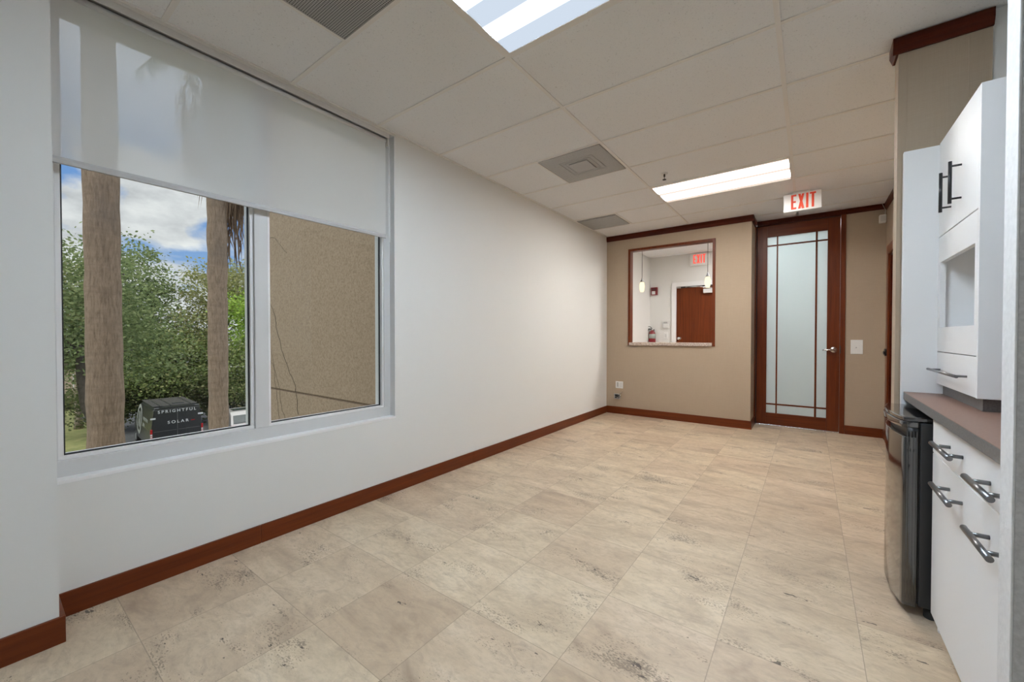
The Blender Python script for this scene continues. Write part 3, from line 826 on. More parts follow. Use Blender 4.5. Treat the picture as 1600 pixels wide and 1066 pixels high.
f = MB(); f.tube([(-2.39, YB - .006, .27), (-2.36, YB - .035, .29), (-2.33, YB - .03, .325), (-2.30, YB - .015, .345)], .0035, 6)
f.tube([(-2.40, YB - .006, .26), (-2.38, YB - .03, .25), (-2.345, YB - .03, .262), (-2.33, YB - .02, .30)], .003, 6)
f.tube([(-2.42, YB - .006, .28), (-2.405, YB - .03, .265), (-2.375, YB - .03, .255), (-2.36, YB - .02, .275)], .003, 6)
f.build('wire', 'chrome', jb)
ms = thing('motion_sensor', 'white box sensor high in the corner beside the glazed door', 'sensor', (.684, YD, 2.526))
f = MB(); f.box(.646, .708, YD - .060, YD - .001, 2.530, 2.625); f.build('housing', 'white_plastic', ms, bevel=.010, seg=3)
f = MB(); f.box(.655, .698, YD - .064, YD - .058, 2.548, 2.608); f.build('lens', 'ivory', ms, bevel=.004)
f = MB(); f.tube([(.700, YD - .02, 2.62), (.702, YD - .028, 2.68), (.690, YD - .032, 2.705), (.672, YD - .032, HC - .002)], .003, 6); f.build('cable', 'ivory', ms)

# ================================================================== KITCHENETTE
tag(MB().box(.383, 1.04, 2.862, 2.892, 0, 2.156).build('side_panel', 'cab', bevel=.002), 'tall white laminate end panel standing between the fridge and tan wing wall', 'panel')

uc = thing('wall_cabinet', 'white upper cabinet with open niche and black handles above the counter', 'cabinet', (.68, 2.56, .972))
UX, UY0, UY1 = .511, 2.262, 2.860
UB = .94
f = MB()
f.box(UX, UB, UY0, UY0 + .018, .972, 2.160)              # near side
f.box(UX + .020, UB, UY1 - .018, UY1 - .0005, .972, 2.160)      # far side
f.box(UX + .020, UB, UY0 + .018, UY1 - .018, 2.142, 2.160)      # top
f.box(UX + .020, UB, UY0 + .018, UY1 - .018, .972, .990)        # bottom
f.box(UX + .020, UB, UY0 + .018, UY1 - .018, 1.232, 1.250)      # niche floor
f.box(UX + .020, UB, UY0 + .018, UY1 - .018, 1.690, 1.705)
f.box(UX + .20, UX + .21, UY0 + .018, UY1 - .018, .990, 2.142)  # back
f.build('body', 'cab', uc, bevel=.001)
f = MB()
f.box(UX, UX + .020, UY0 + .0185, UY0 + .047, 1.134, 1.692); f.box(UX, UX + .020, UY1 - .036, UY1 - .001, 1.134, 1.692)
f.box(UX, UX + .020, UY0 + .047, UY1 - .036, 1.134, 1.251); f.box(UX, UX + .020, UY0 + .047, UY1 - .036, 1.569, 1.692)
f.build('niche_surround', 'cab', uc)
ym = (UY0 + UY1) / 2
def bar_v(par, x, y, z0, z1, mat):
    b = MB(); d = .034
    b.tube([(x - d, y, z0), (x - d, y, z1)], .0062, 14)
    for z in (z0 + .020, z1 - .020): b.tube([(x - d, y, z), (x + .001, y, z)], .0042, 10)
    return b.build('handle', mat, par)
def bar_h(par, x, y0, y1, z, inset, mat, r=.0062, d=.036):
    b = MB()
    b.tube([(x - d, y0, z), (x - d, y1, z)], r, 14)
    for y in (y0 + inset, y1 - inset): b.tube([(x - d, y, z), (x + .001, y, z)], r * .75, 10)
    return b.build('handle', mat, par)
for ya, yb, yh in ((UY0 + .0195, ym - .0003, 2.497), (ym + .0003, UY1 - .001, 2.648)):
    dr = MB().box(UX, UX + .018, ya, yb, 1.697, 2.160).build('door', 'cab', uc, bevel=.0006); ORG[dr.name] = ORG[uc.name]
    bar_v(dr, UX, yh, 1.776, 1.955, 'black_metal')
dr = MB().box(UX, UX + .018, UY0 + .0195, UY1 - .001, .973, 1.130).build('drawer', 'cab', uc, bevel=.0015)
bar_h(dr, UX, 2.352, 2.830, 1.046, .035, 'nickel_dark')
MB().lathe([(.006, 0), (.006, -.002)], (UX + .201, 2.60, 1.265), 'x', 10).build('cable_hole', 'dark_slot', uc)
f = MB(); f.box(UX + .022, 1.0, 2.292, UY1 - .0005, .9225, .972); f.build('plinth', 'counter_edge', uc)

ct = thing('countertop', 'brown laminate countertop with grey front edge over the fridge and drawers', 'countertop', (.72, 2.18, .882))
f = MB(); f.box(.392, 1.045, 1.513, 2.861, .882, .920); f.build('slab', 'counter_edge', ct, bevel=.002)
f = MB(); f.box(.3925, 1.045, 1.513, 2.861, .9205, .9222); f.build('surface', 'counter_top', ct)

bc = thing('base_cabinet', 'white base cabinet with smoked metal bar handles beneath the brown countertop', 'cabinet', (.72, 1.93, 0))
BX, BY0, BY1 = .411, 1.515, 2.345
f = MB(); f.box(BX + .020, 1.04, BY0, BY0 + .018, .075, .880); f.box(BX + .020, 1.04, BY1 - .018, BY1, .0, .880)
f.box(BX + .020, 1.04, BY0 + .018, BY1 - .018, .075, .093); f.box(1.02, 1.04, BY0 + .018, BY1 - .018, .093, .880)
f.box(BX + .020, 1.04, BY0 + .018, BY1 - .018, .862, .880)
f.build('body', 'cab', bc)
MB().box(BX + .055, BX + .070, BY0, BY1 - .018, 0, .075).build('toe_kick', 'cab', bc)
for (za, zb, zh) in ((.734, .872, .808), (.068, .731, .655)):
    dw = MB().box(BX, BX + .019, BY0, BY1, za, zb).build('drawer', 'cab', bc, bevel=.0015)
    for (yh0, yh1, dz) in ((1.902, 2.140, 0), (1.530, 1.742, .012)):
        bar_h(dw, BX, yh0, yh1, zh - dz, .045, 'nickel_dark', .0085, .040)

# mini fridge -------------------------------------------------
fr = thing('mini_fridge', 'glossy black mini fridge tucked under the counter beside the drawers', 'fridge', (.60, 2.62, 0))
FY0, FY1 = 2.402, 2.848
f = MB(); f.box(.384, .88, FY0, FY1, .048, .838); f.build('body', 'black_rough', fr, bevel=.004)
def bow(y, x0, amt):   # front face bows out in plan
    u = (y - (FY0 + FY1) / 2) / ((FY1 - FY0) / 2); return x0 - amt * (1 - u * u)
yy = [FY0 + (FY1 - FY0) * k / 20 for k in range(21)]
out = [(bow(y, .332, .026), y) for y in yy] + [(.376, FY1), (.376, FY0)]
f = MB(); f.prism(out, 'z', .040, .776, True); dr = f.build('door', 'black_gloss', fr, bevel=.004)
out = [(bow(y, .346, .018), y) for y in yy] + [(.376, FY1), (.376, FY0)]
f = MB(); f.prism(out, 'z', .776, .814, True); f.build('grip_recess', 'black_rough', dr)
out = [(bow(y, .326, .030), y) for y in yy] + [(.380, FY1), (.380, FY0)]
f = MB(); f.prism(out, 'z', .814, .842, True); f.build('grip_lip', 'black_gloss', dr, bevel=.004)
f = MB(); f.box(.376, .384, FY0 + .010, FY1 - .010, .055, .830); f.build('gasket', 'rubber', fr)
out = [(bow(y, .330, .028), y) for y in yy] + [(.88, FY1), (.88, FY0)]
f = MB(); f.prism(out, 'z', .8425, .860); f.build('top', 'black_gloss', fr, bevel=.004)
for (x, y) in ((.425, FY0 + .030), (.425, FY1 - .030), (.84, FY0 + .030), (.84, FY1 - .030)):
    f = MB(); f.lathe([(.020, 0), (.022, .004), (.022, .030), (.014, .034), (.010, .050)], (x, y, 0), 'z', 16); f.build('foot', 'rubber', fr)
f = MB()
for k in range(4):
    f.box(.376 - .010 * k - .004, .376 - .010 * k - .001, FY0 - .0015, FY0 + .001, .06, .80)
f.build('door_rib', 'black_gloss', dr)

# ================================================================== OUTSIDE
struct(MB().box(-70, -2.80, -30, 60, GZ - .2, GZ).build('ground', 'lawn'))
o = MB().box(-44, -12.0, 4.6, 40, GZ, GZ + .02).build('parking_lot', 'asphalt'); struct(o)
# our own building below and around the room (seen only from outside)
w = MB(); w.box(XO - .02, XO, -8, WY0, GZ, 4.6); w.box(XO - .02, XO, WY0, WY1, GZ, WZ0 - .01); w.box(XO - .02, XO, WY0, WY1, WZ1, 4.6); w.box(XO - .02, XO, WY1, 2.70, GZ, 4.6)
struct(w.build('wall_exterior', 'stucco'))
# wing of the building seen through the right light
w = MB()
w.box(-6.95, XO + .10, 2.70, 3.4, .425, 6.4); w.box(-6.95, XO + .10, 2.70, 3.4, GZ, .392); w.box(-6.93, XO + .10, 2.725, 3.4, .392, .425)
wing = struct(w.build('wall_exterior_wing', 'stucco'))
f = MB()
def crack(pts, r=.004):
    f.tube([(x, 2.697, z) for x, z in pts], r, 5)
# thin dark tendrils on the stucco
def wv(pts, jit=.02):
    out = []
    for (a, b), (c, d) in zip(pts[:-1], pts[1:]):
        for t in (0, .25, .5, .75): out.append((a + (c - a) * t + random.uniform(-jit, jit), b + (d - b) * t + random.uniform(-jit, jit) * .4))
    out.append(pts[-1]); return out
crack(wv([(-6.62, 1.72), (-6.42, 1.50), (-6.40, 1.30), (-6.24, 1.02), (-6.02, .72), (-5.83, .52), (-5.80, .36), (-5.74, .10)]), .003)
crack(wv([(-6.62, 1.05), (-6.50, .75), (-6.45, .45), (-6.36, .2), (-6.33, -.05)]), .0018)
crack(wv([(-6.55, .80), (-6.35, .50), (-6.25, .15), (-6.15, .0)]), .0018)
crack(wv([(-6.66, 2.72), (-6.40, 2.66), (-6.2, 2.52), (-6.05, 2.40)]), .002)
tag(f.build('wall_vine', 'bark'), 'thin dry vine tendrils creeping up the tan stucco wing outside', 'vine')

# palms ------------------------------------------------------
def frond_blades(mb, base, ang, droop, L, wid, nleaf, up0):
    """one feather/fan frond: rachis plus narrow leaflets (each its own island)."""
    pts = []; d = Vector((math.cos(ang), math.sin(ang), 0))
    for i in range(9):
        t = i / 8
        pts.append(Vector(base) + d * (L * t * (1 - .25 * droop * t)) + Vector((0, 0, L * (up0 * t - droop * t * t))))
    mb.tube(pts, [.022 * (1 - .8 * i / 8) + .004 for i in range(9)], 5)
    side = Vector((-d.y, d.x, 0))
    for k in range(nleaf):
        t = .30 + .70 * k / nleaf; i = min(7, int(t * 8)); p = pts[i].lerp(pts[i + 1], t * 8 - i)
        tang = (pts[i + 1] - pts[i]).normalized()
        for sg in (-1, 1):
            ln = wid * (1 - .6 * abs(t - .6)) * random.uniform(.8, 1.15)
            q = p + (side * sg * .8 + tang * .55 + Vector((0, 0, -.35 - .4 * random.random()))).normalized() * ln
            n2 = tang * .018
            mb.add([p - n2, p + n2, q], [(0, 1, 2)])

def palm(label, x, y, r0, r1, h, lean, skirt, seed):
    random.seed(seed)
    p = thing('palm_tree', label, 'palm tree', (x, y, GZ))
    m = MB(); pts = []; rad = []
    nn = 46
    for i in range(nn + 1):
        t = i / nn
        pts.append((x + lean[0] * t * h, y + lean[1] * t * h, GZ + h * t))
        rad.append((r0 + (r1 - r0) * t) * (1 + .035 * math.sin(i * 1.9) + random.uniform(-.03, .03)) * (1 + .25 * max(0, .06 - t) / .06))
    m.tube(pts, rad, 22); m.build('trunk', 'palm', p)
    top = Vector(pts[-1])
    for k in range(14):
        m = MB(); a = 2 * PI * k / 14 + random.uniform(-.2, .2)
        frond_blades(m, top, a, random.uniform(.35, .85), random.uniform(1.7, 2.3), .65, 26, random.uniform(.2, .75))
        m.build('frond', 'frond_green', p)
    if skirt:
        m = MB(); z1, z0, wid = skirt
        for k in range(90):
            a = random.uniform(0, 2 * PI); zt = random.uniform(z0 + .6, z1); q = (zt - GZ) / h
            c = Vector((x + lean[0] * q * h, y + lean[1] * q * h, zt)); d = Vector((math.cos(a), math.sin(a), 0))
            R = wid * random.uniform(.35, 1.0); L = random.uniform(1.0, 1.9)
            path = [c + d * .18, c + d * (R * .75) + Vector((0, 0, .05)), c + d * R + Vector((0, 0, -L * .35)), c + d * (R * .95) + Vector((0, 0, -L * .75)), c + d * R * .85 + Vector((random.uniform(-.1, .1), random.uniform(-.1, .1), -L))]
            m.tube(path, [.016, .014, .012, .008, .004], 4)
            for j in range(11):
                i = random.choice((2, 2, 3, 3, 3)); s0 = Vector(path[i]) + Vector((random.uniform(-.08, .08), random.uniform(-.08, .08), random.uniform(-.1, .1)))
                e = s0 + Vector((random.uniform(-.16, .16), random.uniform(-.16, .16), -random.uniform(.35, .8)))
                m.add([s0 + Vector((.012, .012, 0)), s0 - Vector((.012, .012, 0)), e], [(0, 1, 2)])
        for k in range(34):
            c = Vector((x + random.uniform(-.25, .25), y + random.uniform(.16, .62), random.uniform(6.0, 7.4))); L = random.uniform(1.6, 3.3)
            if c.y - y < .3: L *= .75
            path = [c, c + Vector((random.uniform(-.1, .1), random.uniform(-.08, .10), -L * .5)), c + Vector((random.uniform(-.2, .2), random.uniform(-.22, .16), -L))]
            m.tube(path, [.018, .014, .005], 4)
            for j in range(18):
                t = random.random(); s0 = Vector(path[0]).lerp(Vector(path[2]), t)
                e = s0 + Vector((random.uniform(-.12, .12), random.uniform(-.15, .15), -random.uniform(.3, .9)))
                m.add([s0 + Vector((.013, .013, 0)), s0 - Vector((.013, .013, 0)), e], [(0, 1, 2)])
        o = m.build('dead_frond_skirt', 'frond_dead', p); o['kind'] = 'stuff'
    return p
palm('thick palm trunk rising nearest the window, hiding the oak behind it', -10.30, 1.432, .262, .225, 13.5, (-.0006, -.004), None, 3)
palm('thinner palm trunk between the black van and the silver car', -12.44, 3.800, .222, .210, 13.2, (0, .001), (8.2, 5.7, .80), 5)

# trees ------------------------------------------------------
def leaf_cloud(blobs, n_per, size, seed):
    r = np.random.default_rng(seed); V = []; 
    for (cx, cy, cz, rx, ry, rz, ncl) in blobs:
        d = r.normal(size=(ncl, 3)); d /= np.linalg.norm(d, axis=1)[:, None]
        rad = r.random((ncl, 1)) ** .42
        C = np.array([cx, cy, cz]) + d * rad * np.array([rx, ry, rz])
        for c in C:
            k = int(n_per * r.uniform(.6, 1.4)); q = r.normal(size=(k, 3)) * np.array([.50, .50, .30]) * r.uniform(.7, 1.25)
            V.append(c + q)
    P = np.concatenate(V); n = len(P)
    a = r.normal(size=(n, 3)); a[:, 2] *= .55; a /= np.linalg.norm(a, axis=1)[:, None]
    b = np.cross(a, r.normal(size=(n, 3))); b /= np.linalg.norm(b, axis=1)[:, None]
    L = size * r.uniform(.7, 1.5, (n, 1)); W = L * .55
    q = np.stack([P - a * L * .5, P + b * W * .5, P + a * L * .5, P - b * W * .5], 1).reshape(-1, 3)
    return q, n
def leaf_obj(name, quads, n, mat, parent):
    org = ORG[parent.name]; me = bpy.data.meshes.new(name)
    co = (quads - np.array(org)).astype(np.float32)
    me.vertices.add(len(co)); me.vertices.foreach_set('co', co.ravel())
    me.loops.add(4 * n); me.loops.foreach_set('vertex_index', np.arange(4 * n, dtype=np.int32))
    me.polygons.add(n); me.polygons.foreach_set('loop_start', np.arange(0, 4 * n, 4, dtype=np.int32))
    me.polygons.foreach_set('loop_total', np.full(n, 4, dtype=np.int32))
    me.update(calc_edges=True); me.validate()
    o = bpy.data.objects.new(name, me); COL.objects.link(o); me.materials.append(M[mat]); o.parent = parent
    o['kind'] = 'stuff'; ORG[o.name] = org
    return o
def tree(label, x, y, blobs, mat, trunk_r, branches, n_per=46, size=.17, seed=1, name='tree', bark='bark', trunk_pts=None, cat='tree', group=None):
    t = thing(name, label, cat, (x, y, GZ), group)
    m = MB()
    zc = min(b[2] for b in blobs)
    tp = trunk_pts or [(x, y, GZ), (x + .05, y + .1, GZ + (zc - GZ) * .5), (x, y + .15, zc)]
    m.tube(tp, [trunk_r * (1.25 - .55 * i / (len(tp) - 1)) for i in range(len(tp))], 12)
    r = random.Random(seed)
    for b in branches or blobs:
        s = Vector(tp[-1]).lerp(Vector(tp[-2]), r.random() * .6); e = Vector(b[:3])
        mid = s.lerp(e, .5) + Vector((r.uniform(-.3, .3), r.uniform(-.3, .3), r.uniform(-.2, .4)))
        m.tube([s, mid, e], [trunk_r * .5, trunk_r * .35, trunk_r * .15], 8)
    m.build('trunk', bark, t)
    q, n = leaf_cloud(blobs, n_per, size, seed)
    leaf_obj('foliage', q, n, mat, t)
    return t
# live oak, its curved trunk left of the thick palm
tree('broad oak with a dark curved trunk on the lawn behind the thick palm', -23.6, 2.85,
     [(-24.5, 1.2, 3.1, 2.6, 2.6, 2.7, 120), (-25.0, 3.6, 2.5, 2.6, 2.4, 2.8, 110), (-24.6, 2.2, .6, 2.4, 2.8, 1.1, 60), (-25.5, 4.6, .6, 2.4, 1.8, 1.6, 60), (-24.8, .0, .6, 2.0, 2.2, 1.5, 50)],
     'leaf_oak', .21, [(-24.2, .6, -1.0), (-24.6, .9, -.1), (-24.5, 1.2, 3.1), (-25.0, 3.6, 2.5), (-24.4, .4, .8), (-25.5, 4.6, .6)], 44, .15, 21, name='oak_tree',
     trunk_pts=[(-23.6, 3.25, GZ), (-23.6, 3.20, -3.6), (-23.7, 3.0, -2.5), (-23.8, 2.72, -1.7), (-24.0, 2.62, -.6), (-24.3, 2.6, .8)])
tree('tall open-crowned tree standing behind the black van', -37.5, 7.0,
     [(-37.5, 6.0, 5.9, 2.0, 2.0, 2.2, 60), (-37.0, 6.6, 2.6, 2.6, 2.6, 2.4, 130), (-36.5, 6.6, -.2, 2.4, 3.6, 2.0, 130), (-37.0, 7.6, 4.4, 1.4, 1.5, 1.0, 26)],
     'leaf_oak', .28, None, 40, .20, 31)
tree('olive green tree whose rounded top shows just left of the thinner palm', -36.0, 10.6,
     [(-36.0, 10.7, 4.4, 2.4, 1.7, 2.4, 110), (-35.6, 9.6, 1.0, 2.6, 2.4, 2.2, 130), (-36.0, 12.6, 5.2, 2.2, 1.8, 1.9, 80)],
     'leaf_olive', .24, None, 42, .18, 41)
tree('bright lime green tree to the right of the thinner palm', -33.6, 12.2,
     [(-33.6, 12.4, 3.0, 1.8, 1.8, 1.5, 90), (-33.2, 12.6, 1.0, 1.8, 1.8, 1.3, 80)],
     'leaf_bright', .20, None, 48, .18, 51)
tree('leafy green tree behind the silver car', -32.4, 11.6,
     [(-32.4, 11.4, -.6, 1.8, 2.2, 1.6, 110), (-32.0, 12.2, -2.4, 1.6, 2.2, 1.4, 90)],
     'leaf_mid', .20, None, 46, .17, 61)
tree('yellowish green tree low behind the roof of the black van', -34.6, 8.2,
     [(-34.6, 8.4, .2, 1.8, 2.4, 1.6, 120), (-34.4, 7.0, -1.6, 1.6, 2.4, 1.2, 100), (-34.2, 9.4, -1.8, 1.6, 2.0, 1.2, 80)],
     'leaf_mid', .20, None, 44, .17, 71)
tree('dark dense shrub massed behind the black van', -35.5, 6.8,
     [(-35.5, 5.2, -2.6, 1.4, 2.4, 1.9, 110), (-35.4, 8.0, -3.0, 1.4, 2.6, 1.7, 120), (-34.6, 10.6, -3.2, 1.2, 2.0, 1.6, 90), (-33.6, 12.6, -3.6, 1.2, 1.6, 1.2, 60)],
     'leaf_dark', .12, None, 50, .17, 81, name='shrub', cat='shrub')
tree('far green tree crown behind the oak on the left', -44.0, 2.4,
     [(-44.0, .6, 4.4, 2.6, 3.4, 2.8, 110), (-44.0, 5.0, 4.0, 2.6, 3.0, 3.0, 110), (-43.0, 2.6, .8, 2.4, 4.6, 2.4, 120)],
     'leaf_olive', .30, None, 40, .22, 91)
tree('low clipped hedge on the lawn at the left of the view', -50.0, 4.6,
     [(-50.0, 3.2, -4.35, .8, 2.0, .7, 80), (-50.0, 6.0, -4.35, .8, 2.0, .7, 80)], 'leaf_dark', .06, None, 46, .13, 95, name='hedge', cat='hedge')
# pale palm stump on the lawn
m = MB(); m.tube([(-38.8, 4.05, GZ), (-38.8, 4.05, -4.2), (-38.8, 4.02, -2.6), (-38.8, 4.0, .5)], [.24, .18, .16, .15], 16)
tag(m.build('bare_tree', 'pale_bark'), 'pale smooth bare trunk standing on the lawn behind the oak', 'tree')
# house far behind the hedge
hs = thing('house', 'pink walled house half hidden behind the hedge at far left', 'house', (-58, 4.2, GZ))
MB().box(-62, -58, .5, 7.6, GZ, -1.7).build('wall', 'house_wall', hs)
MB().prism([(.0, -1.75), (8.1, -1.75), (6.6, -.5), (1.5, -.5)], 'x', -62.4, -57.6).build('roof', 'roof_tile', hs)
for y in (2.1, 4.4, 6.2):
    wf = MB().box(-58.0, -57.94, y - .5, y + .5, -3.9, -2.5).build('window', 'white_plastic', hs); MB().box(-57.94, -57.92, y - .42, y + .42, -3.82, -2.58).build('pane', 'car_glass', wf)

# van ---------------------------------------------------------
VAZ = math.atan2(.05962, -.99822) - PI / 2       # local +y (front) -> world forward
van = thing('van', 'black high-roof van lettered SPRIGHTFUL SOLAR parked rear end towards the window', 'van', (-26.34, 6.247, GZ + .02), rz=VAZ)
def lbuild(mb, name, mat, parent, **k): return mb.build(name, mat, parent, loc=(0, 0, 0), **k)
RH = 2.485
def vsec(y, ztop, wt, wb, z0=.42):
    """rounded van section at y: list of points going around"""
    pts = [(-wb * .97, z0), (-wb, z0 + .25), (-wb, 1.25), (-(wb + wt) / 2 * 1.0, (1.25 + ztop) / 2), (-wt, ztop - .12), (-wt + .10, ztop - .02), (-wt * .5, ztop + .015), (0, ztop + .02)]
    pts = pts + [(-p[0], p[1]) for p in reversed(pts[:-1])]
    return [(p[0], y, p[1]) for p in pts]
secs = [vsec(0, RH - .01, .93, 1.03), vsec(.06, RH, .94, 1.05), vsec(3.6, RH, .94, 1.05), vsec(4.15, RH - .10, .90, 1.05), vsec(5.0, 1.42, .86, 1.02), vsec(5.75, 1.12, .84, .98), vsec(5.95, .80, .80, .94)]
m = MB(); k = len(secs[0]); vs = [p for s in secs for p in s]; fs = []
for i in range(len(secs) - 1):
    for j in range(k): fs.append((i * k + j, i * k + (j + 1) % k, (i + 1) * k + (j + 1) % k, (i + 1) * k + j))
fs.append(tuple(reversed(range(k)))); fs.append(tuple((len(secs) - 1) * k + j for j in range(k)))
fs = [tuple(reversed(q)) for q in fs]
m.add(vs, fs); vb = lbuild(m, 'body', 'van_black', van)
for sx in (-1, 1):
    m = MB(); a, b = (.012, .90)
    m.prism([(sx * a, .58), (sx * .985, .58), (sx * .985, 1.25), (sx * .90, 2.34), (sx * a, 2.34)], 'y', 0, -.02)
    rd = lbuild(m, 'rear_door', 'van_black', van, bevel=.01); ORG[rd.name] = Vector((0, 0, 0))
    m = MB(); m.box(sx * .03, sx * .93, -.028, -.019, 1.268, 1.288); lbuild(m, 'trim_strip', 'nickel_dark', rd)
    m = MB(); m.box(sx * .99, sx * 1.065, -.03, .03, .92, 1.18); lbuild(m, 'tail_light', 'white_plastic', van, bevel=.01)
    m = MB(); m.box(sx * .985, sx * 1.068, -.034, .034, 1.18, 1.42); lbuild(m, 'tail_light', 'tail_red', van, bevel=.01)
    for zz in (.99, 1.08):
        m = MB(); m.box(sx * .985, sx * 1.067, -.036, -.02, zz, zz + .03); lbuild(m, 'lamp_divider', 'tail_red', van)
    m = MB(); m.box(sx * .965 - .11, sx * .965 + .11, -.024, -.018, 1.93, 2.01) if sx > 0 else m.box(-1.06, -.86, -.024, -.018, 1.91, 1.99)
    lbuild(m, 'small_lettering', 'white_vinyl', van)
    m = MB(); m.box(sx * .72, sx * .92, -.02, .07, RH - .05, RH + .0); lbuild(m, 'roof_hinge', 'nickel_dark', van, bevel=.01)
m = MB(); m.box(-.012, .012, -.022, -.012, .58, 2.34); lbuild(m, 'door_seam', 'nickel_dark', van)
m = MB(); m.box(-.95, .95, -.024, -.004, 2.352, 2.372); lbuild(m, 'rain_gutter', 'nickel_dark', van)
m = MB(); m.box(-1.02, 1.02, -.10, .05, .42, .58); lbuild(m, 'bumper', 'black_rough', van, bevel=.03)
m = MB(); m.box(.56, .72, -.026, -.018, 1.66, 1.69); lbuild(m, 'brake_light', 'tail_red', van)
m = MB(); m.box(-.90, .90, .30, 3.7, RH + .010, RH + .035); lbuild(m, 'roof_panel', 'van_roof', van, bevel=.005)
m = MB()
for x in (-.62, -.2, .62): m.box(x - .02, x + .02, .2, 3.6, RH + .03, RH + .065)
m.box(-.05, .42, .75, .95, RH + .035, RH + .075)
lbuild(m, 'roof_rack', 'nickel_dark', van)
for (x, y) in ((-.93, 1.1), (.93, 1.1), (-.93, 4.75), (.93, 4.75)):
    m = MB(); m.lathe([(.20, -.115), (.33, -.115), (.345, -.08), (.345, .08), (.33, .115), (.20, .115)], (x, y, .345), 'x', 24)
    wh = lbuild(m, 'wheel', 'rubber', van); ORG[wh.name] = Vector((0, 0, 0))
    m = MB(); m.lathe([(.20, -.118), (.20, .118)], (x, y, .345), 'x', 16); lbuild(m, 'hub', 'steel', wh)
def text_mesh(txt, size, spacing):
    cu = bpy.data.curves.new('txt', 'FONT'); cu.body = txt; cu.size = size; cu.space_character = spacing
    cu.align_x = 'CENTER'; cu.extrude = .002
    cu.offset = .0052 * size / .3
    o = bpy.data.objects.new('txt', cu); COL.objects.link(o)
    dg = bpy.context.evaluated_depsgraph_get(); dg.update()
    me = bpy.data.meshes.new_from_object(o.evaluated_get(dg)); bpy.data.objects.remove(o); bpy.data.curves.remove(cu)
    return me
def place_text(txt, size, spacing, mat, parent, mtx, name='lettering', width=None):
    me = text_mesh(txt, size, spacing)
    xs = [v.co.x for v in me.vertices]; sc = 1. if width is None else width / (max(xs) - min(xs))
    me.transform(Matrix.Scale(sc, 4, (1, 0, 0))); me.transform(mtx); me.materials.append(M[mat])
    o = bpy.data.objects.new(name, me); COL.objects.link(o); o.parent = parent; ORG[o.name] = Vector((0, 0, 0))
    return o
RX = Matrix.Rotation(PI / 2, 4, 'X')
place_text('SPRIGHTFUL', .20, 1.5, 'white_vinyl', van, Matrix.Translation((0.0, -.024, 2.195)) @ RX, width=1.55)
place_text('SOLAR', .20, 1.5, 'white_vinyl', van, Matrix.Translation((.03, -.024, 1.625)) @ RX, width=.86)
# side emblem and side lettering on the left flank (local x = -1.05)
SIDE = Matrix.Translation((-1.058, 0, 0)) @ Matrix.Rotation(-PI / 2, 4, 'Z') @ RX
m = MB(); n_ = 36
ring = []
for j in range(n_):
    a = 2 * PI * j / n_; ring.append((4.95 + .80 * math.cos(a), 1.62 + .80 * math.sin(a)))
m = MB()
for j in range(n_):
    a0, a1 = 2 * PI * j / n_, 2 * PI * (j + 1) / n_; cyy, czz = 3.50, 1.52
    q = [(cyy + R * .95 * math.cos(a), czz + R * math.sin(a)) for R, a in ((.82, a0), (.82, a1), (.62, a1), (.62, a0))]
    sx_ = lambda z: -1.058 + .11 * max(0, (z - 1.25) / (RH - 1.25))
    m.add([(sx_(z) - .004, y, z) for y, z in q], [(0, 1, 2, 3)])
cyy, czz = 3.50, 1.52
for dy in (-.24, .0, .24):
    q = [(cyy + dy - .07, czz - .42), (cyy + dy + .07, czz - .42), (cyy + dy + .07, czz + .42), (cyy + dy - .07, czz + .42)]
    m.add([(-1.058 + .11 * max(0, (z - 1.25) / (RH - 1.25)) - .004, y, z) for y, z in q], [(0, 1, 2, 3)])
lbuild(m, 'emblem', 'grey_vinyl', van)
for row, (z0, z1, segs) in enumerate(((1.62, 1.80, 9), (1.30, 1.48, 4))):
    m = MB()
    for k2 in range(segs):
        ya = 2.35 - k2 * .155
        m.add([(-1.062 + .10 * max(0, (z0 - 1.25) / 1.2), ya, z0), (-1.062 + .10 * max(0, (z0 - 1.25) / 1.2), ya - .10, z0), (-1.062 + .10 * max(0, (z1 - 1.25) / 1.2), ya - .10, z1), (-1.062 + .10 * max(0, (z1 - 1.25) / 1.2), ya, z1)], [(0, 1, 2, 3)])
    lbuild(m, 'side_lettering', 'grey_vinyl', van)

# silver car ---------------------------------------------------
car = thing('car', 'silver car beside the black van, right of the thinner palm', 'car', (-26.5, 9.62, GZ + .02), rz=VAZ)
prof = [(0, .45), (-.02, .85), (.10, .98), (.55, 1.42), (.95, 1.60), (2.3, 1.62), (2.9, 1.50), (3.6, 1.05), (4.5, .90), (4.75, .70), (4.75, .40), (4.1, .28), (.4, .28)]
m = MB(); hw = .90
def csec(hwf):
    out = []
    for y, z in prof:
        q = hw * hwf * (1 - .22 * max(0, (z - .95) / .67)); out.append((q, y, z))
    return out
A_, B_ = csec(1), [(-x, y, z) for x, y, z in csec(1)]
n_ = len(A_); m.add(A_ + B_, [tuple(range(n_)), tuple(reversed(range(n_, 2 * n_)))] + [(i, n_ + i, n_ + (i + 1) % n_, (i + 1) % n_) for i in range(n_)])
lbuild(m, 'body', 'car_silver', car, bevel=.05, seg=3)
def on_slope(t): return (.10 + .45 * t, .98 + .44 * t)
m = MB(); y0, z0 = on_slope(.10); y1, z1 = on_slope(.98)
m.add([(-.74, y0 - .03, z0 + .03), (.74, y0 - .03, z0 + .03), (.66, y1 - .03, z1 + .03), (-.66, y1 - .03, z1 + .03), (-.74, y0 + .02, z0), (.74, y0 + .02, z0), (.66, y1 + .02, z1), (-.66, y1 + .02, z1)], [(0, 1, 2, 3), (7, 6, 5, 4), (0, 4, 5, 1), (1, 5, 6, 2), (2, 6, 7, 3), (3, 7, 4, 0)])
lbuild(m, 'rear_window', 'car_glass', car)
m = MB(); m.box(-.45, .45, 1.3, 1.95, 1.615, 1.630); lbuild(m, 'sunroof', 'car_glass', car)
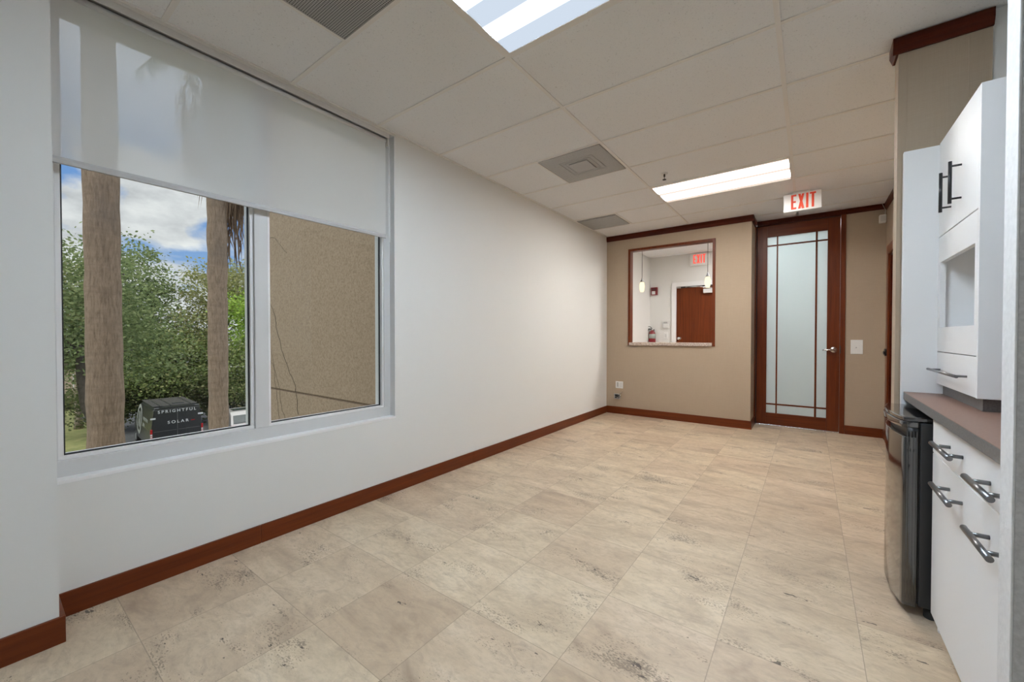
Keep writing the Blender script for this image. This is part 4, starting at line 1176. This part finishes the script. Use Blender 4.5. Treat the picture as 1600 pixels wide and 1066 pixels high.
for sx in (-1, 1):
    m = MB(); m.box(sx * .62, sx * .90, -.04, .10, .80, .94); lbuild(m, 'tail_light', 'tail_red', car, bevel=.02)
    m = MB(); m.add([(sx * .893, .75, 1.02), (sx * .893, 3.2, 1.05), (sx * .775, 2.55, 1.50), (sx * .770, 1.0, 1.52)], [(0, 1, 2, 3) if sx > 0 else (3, 2, 1, 0)]); lbuild(m, 'side_window', 'car_glass', car)
for (x, y) in ((-.80, .95), (.80, .95), (-.80, 3.85), (.80, 3.85)):
    m = MB(); m.lathe([(.19, -.10), (.30, -.10), (.315, -.07), (.315, .07), (.30, .10), (.19, .10)], (x, y, .315), 'x', 20); wh = lbuild(m, 'wheel', 'rubber', car); ORG[wh.name] = Vector((0, 0, 0))
    m = MB(); m.lathe([(.19, -.103), (.19, .103)], (x, y, .315), 'x', 14); lbuild(m, 'hub', 'steel', wh)

# ================================================================== SKY, SUN, CAMERA
W = bpy.data.worlds.new('World'); S.world = W; W.use_nodes = True
nt = W.node_tree; nd, lk = nt.nodes, nt.links
for n in list(nd): nd.remove(n)
tc = N(nd, 'ShaderNodeTexCoord'); vec = tc.outputs['Generated']
sep = N(nd, 'ShaderNodeSeparateXYZ'); lk.new(vec, sep.inputs[0])
blue = ramp(nd, lk, sep.outputs[2], [(0., (.50, .60, .74)), (.12, (.26, .43, .74)), (.33, (.14, .31, .68)), (.55, (1.75, 1.8, 1.9)), (1., (2.6, 2.6, 2.6))])
mp = N(nd, 'ShaderNodeMapping'); mp.inputs['Scale'].default_value = (1, 1, 2.1); mp.inputs['Location'].default_value = (2.3, .35, .0)
lk.new(vec, mp.inputs[0])
c1 = noise(nd, lk, mp.outputs[0], 4.2, 7, .56, .25)
c2 = noise(nd, lk, mp.outputs[0], 9.0, 5, .6)
low = mathn(nd, lk, 'MULTIPLY', mathn(nd, lk, 'SUBTRACT', .27, sep.outputs[2]), .95)
cl = mathn(nd, lk, 'ADD', c1, low)
mask = ramp(nd, lk, cl, [(.50, 0.), (.60, 1.)])
ccol = ramp(nd, lk, c2, [(.30, (.50, .51, .54)), (.52, (.74, .75, .77)), (.70, (.95, .95, .95))])
skyc = mix(nd, lk, mask, blue, ccol)
bg = N(nd, 'ShaderNodeBackground'); lk.new(skyc, bg.inputs[0]); bg.inputs[1].default_value = 1.0
wo = N(nd, 'ShaderNodeOutputWorld'); lk.new(bg.outputs[0], wo.inputs[0])

sun = bpy.data.lights.new('sun', 'SUN'); sun.energy = .9; sun.angle = math.radians(12); sun.color = (1, .95, .88)
so = bpy.data.objects.new('sun', sun); COL.objects.link(so)
so.rotation_euler = Vector((.045, -.64, .76)).to_track_quat('Z', 'Y').to_euler()
so.location = (0, 0, 12)

cam = bpy.data.cameras.new('camera'); co = bpy.data.objects.new('camera', cam); COL.objects.link(co)
cam.sensor_width = 36.; cam.lens = 624.435 / 1600 * 36.; cam.clip_start = .05; cam.clip_end = 300
co.location = (0, 0, 1.211)
yaw, pit = .6396, -.0133
co.rotation_euler = (PI / 2 + pit, 0, yaw)
S.camera = co

S.view_settings.view_transform = 'Standard'
try: S.view_settings.look = 'None'
except Exception: pass
S.view_settings.exposure = .10; S.view_settings.gamma = 1.; S.view_settings.use_curve_mapping = False
cy = S.cycles
cy.use_denoising = True
try: cy.denoiser = 'OPENIMAGEDENOISE'
except Exception: pass
cy.max_bounces = 10; cy.diffuse_bounces = 6; cy.glossy_bounces = 4; cy.transparent_max_bounces = 12
cy.caustics_reflective = False; cy.caustics_refractive = False; cy.sample_clamp_indirect = 6.
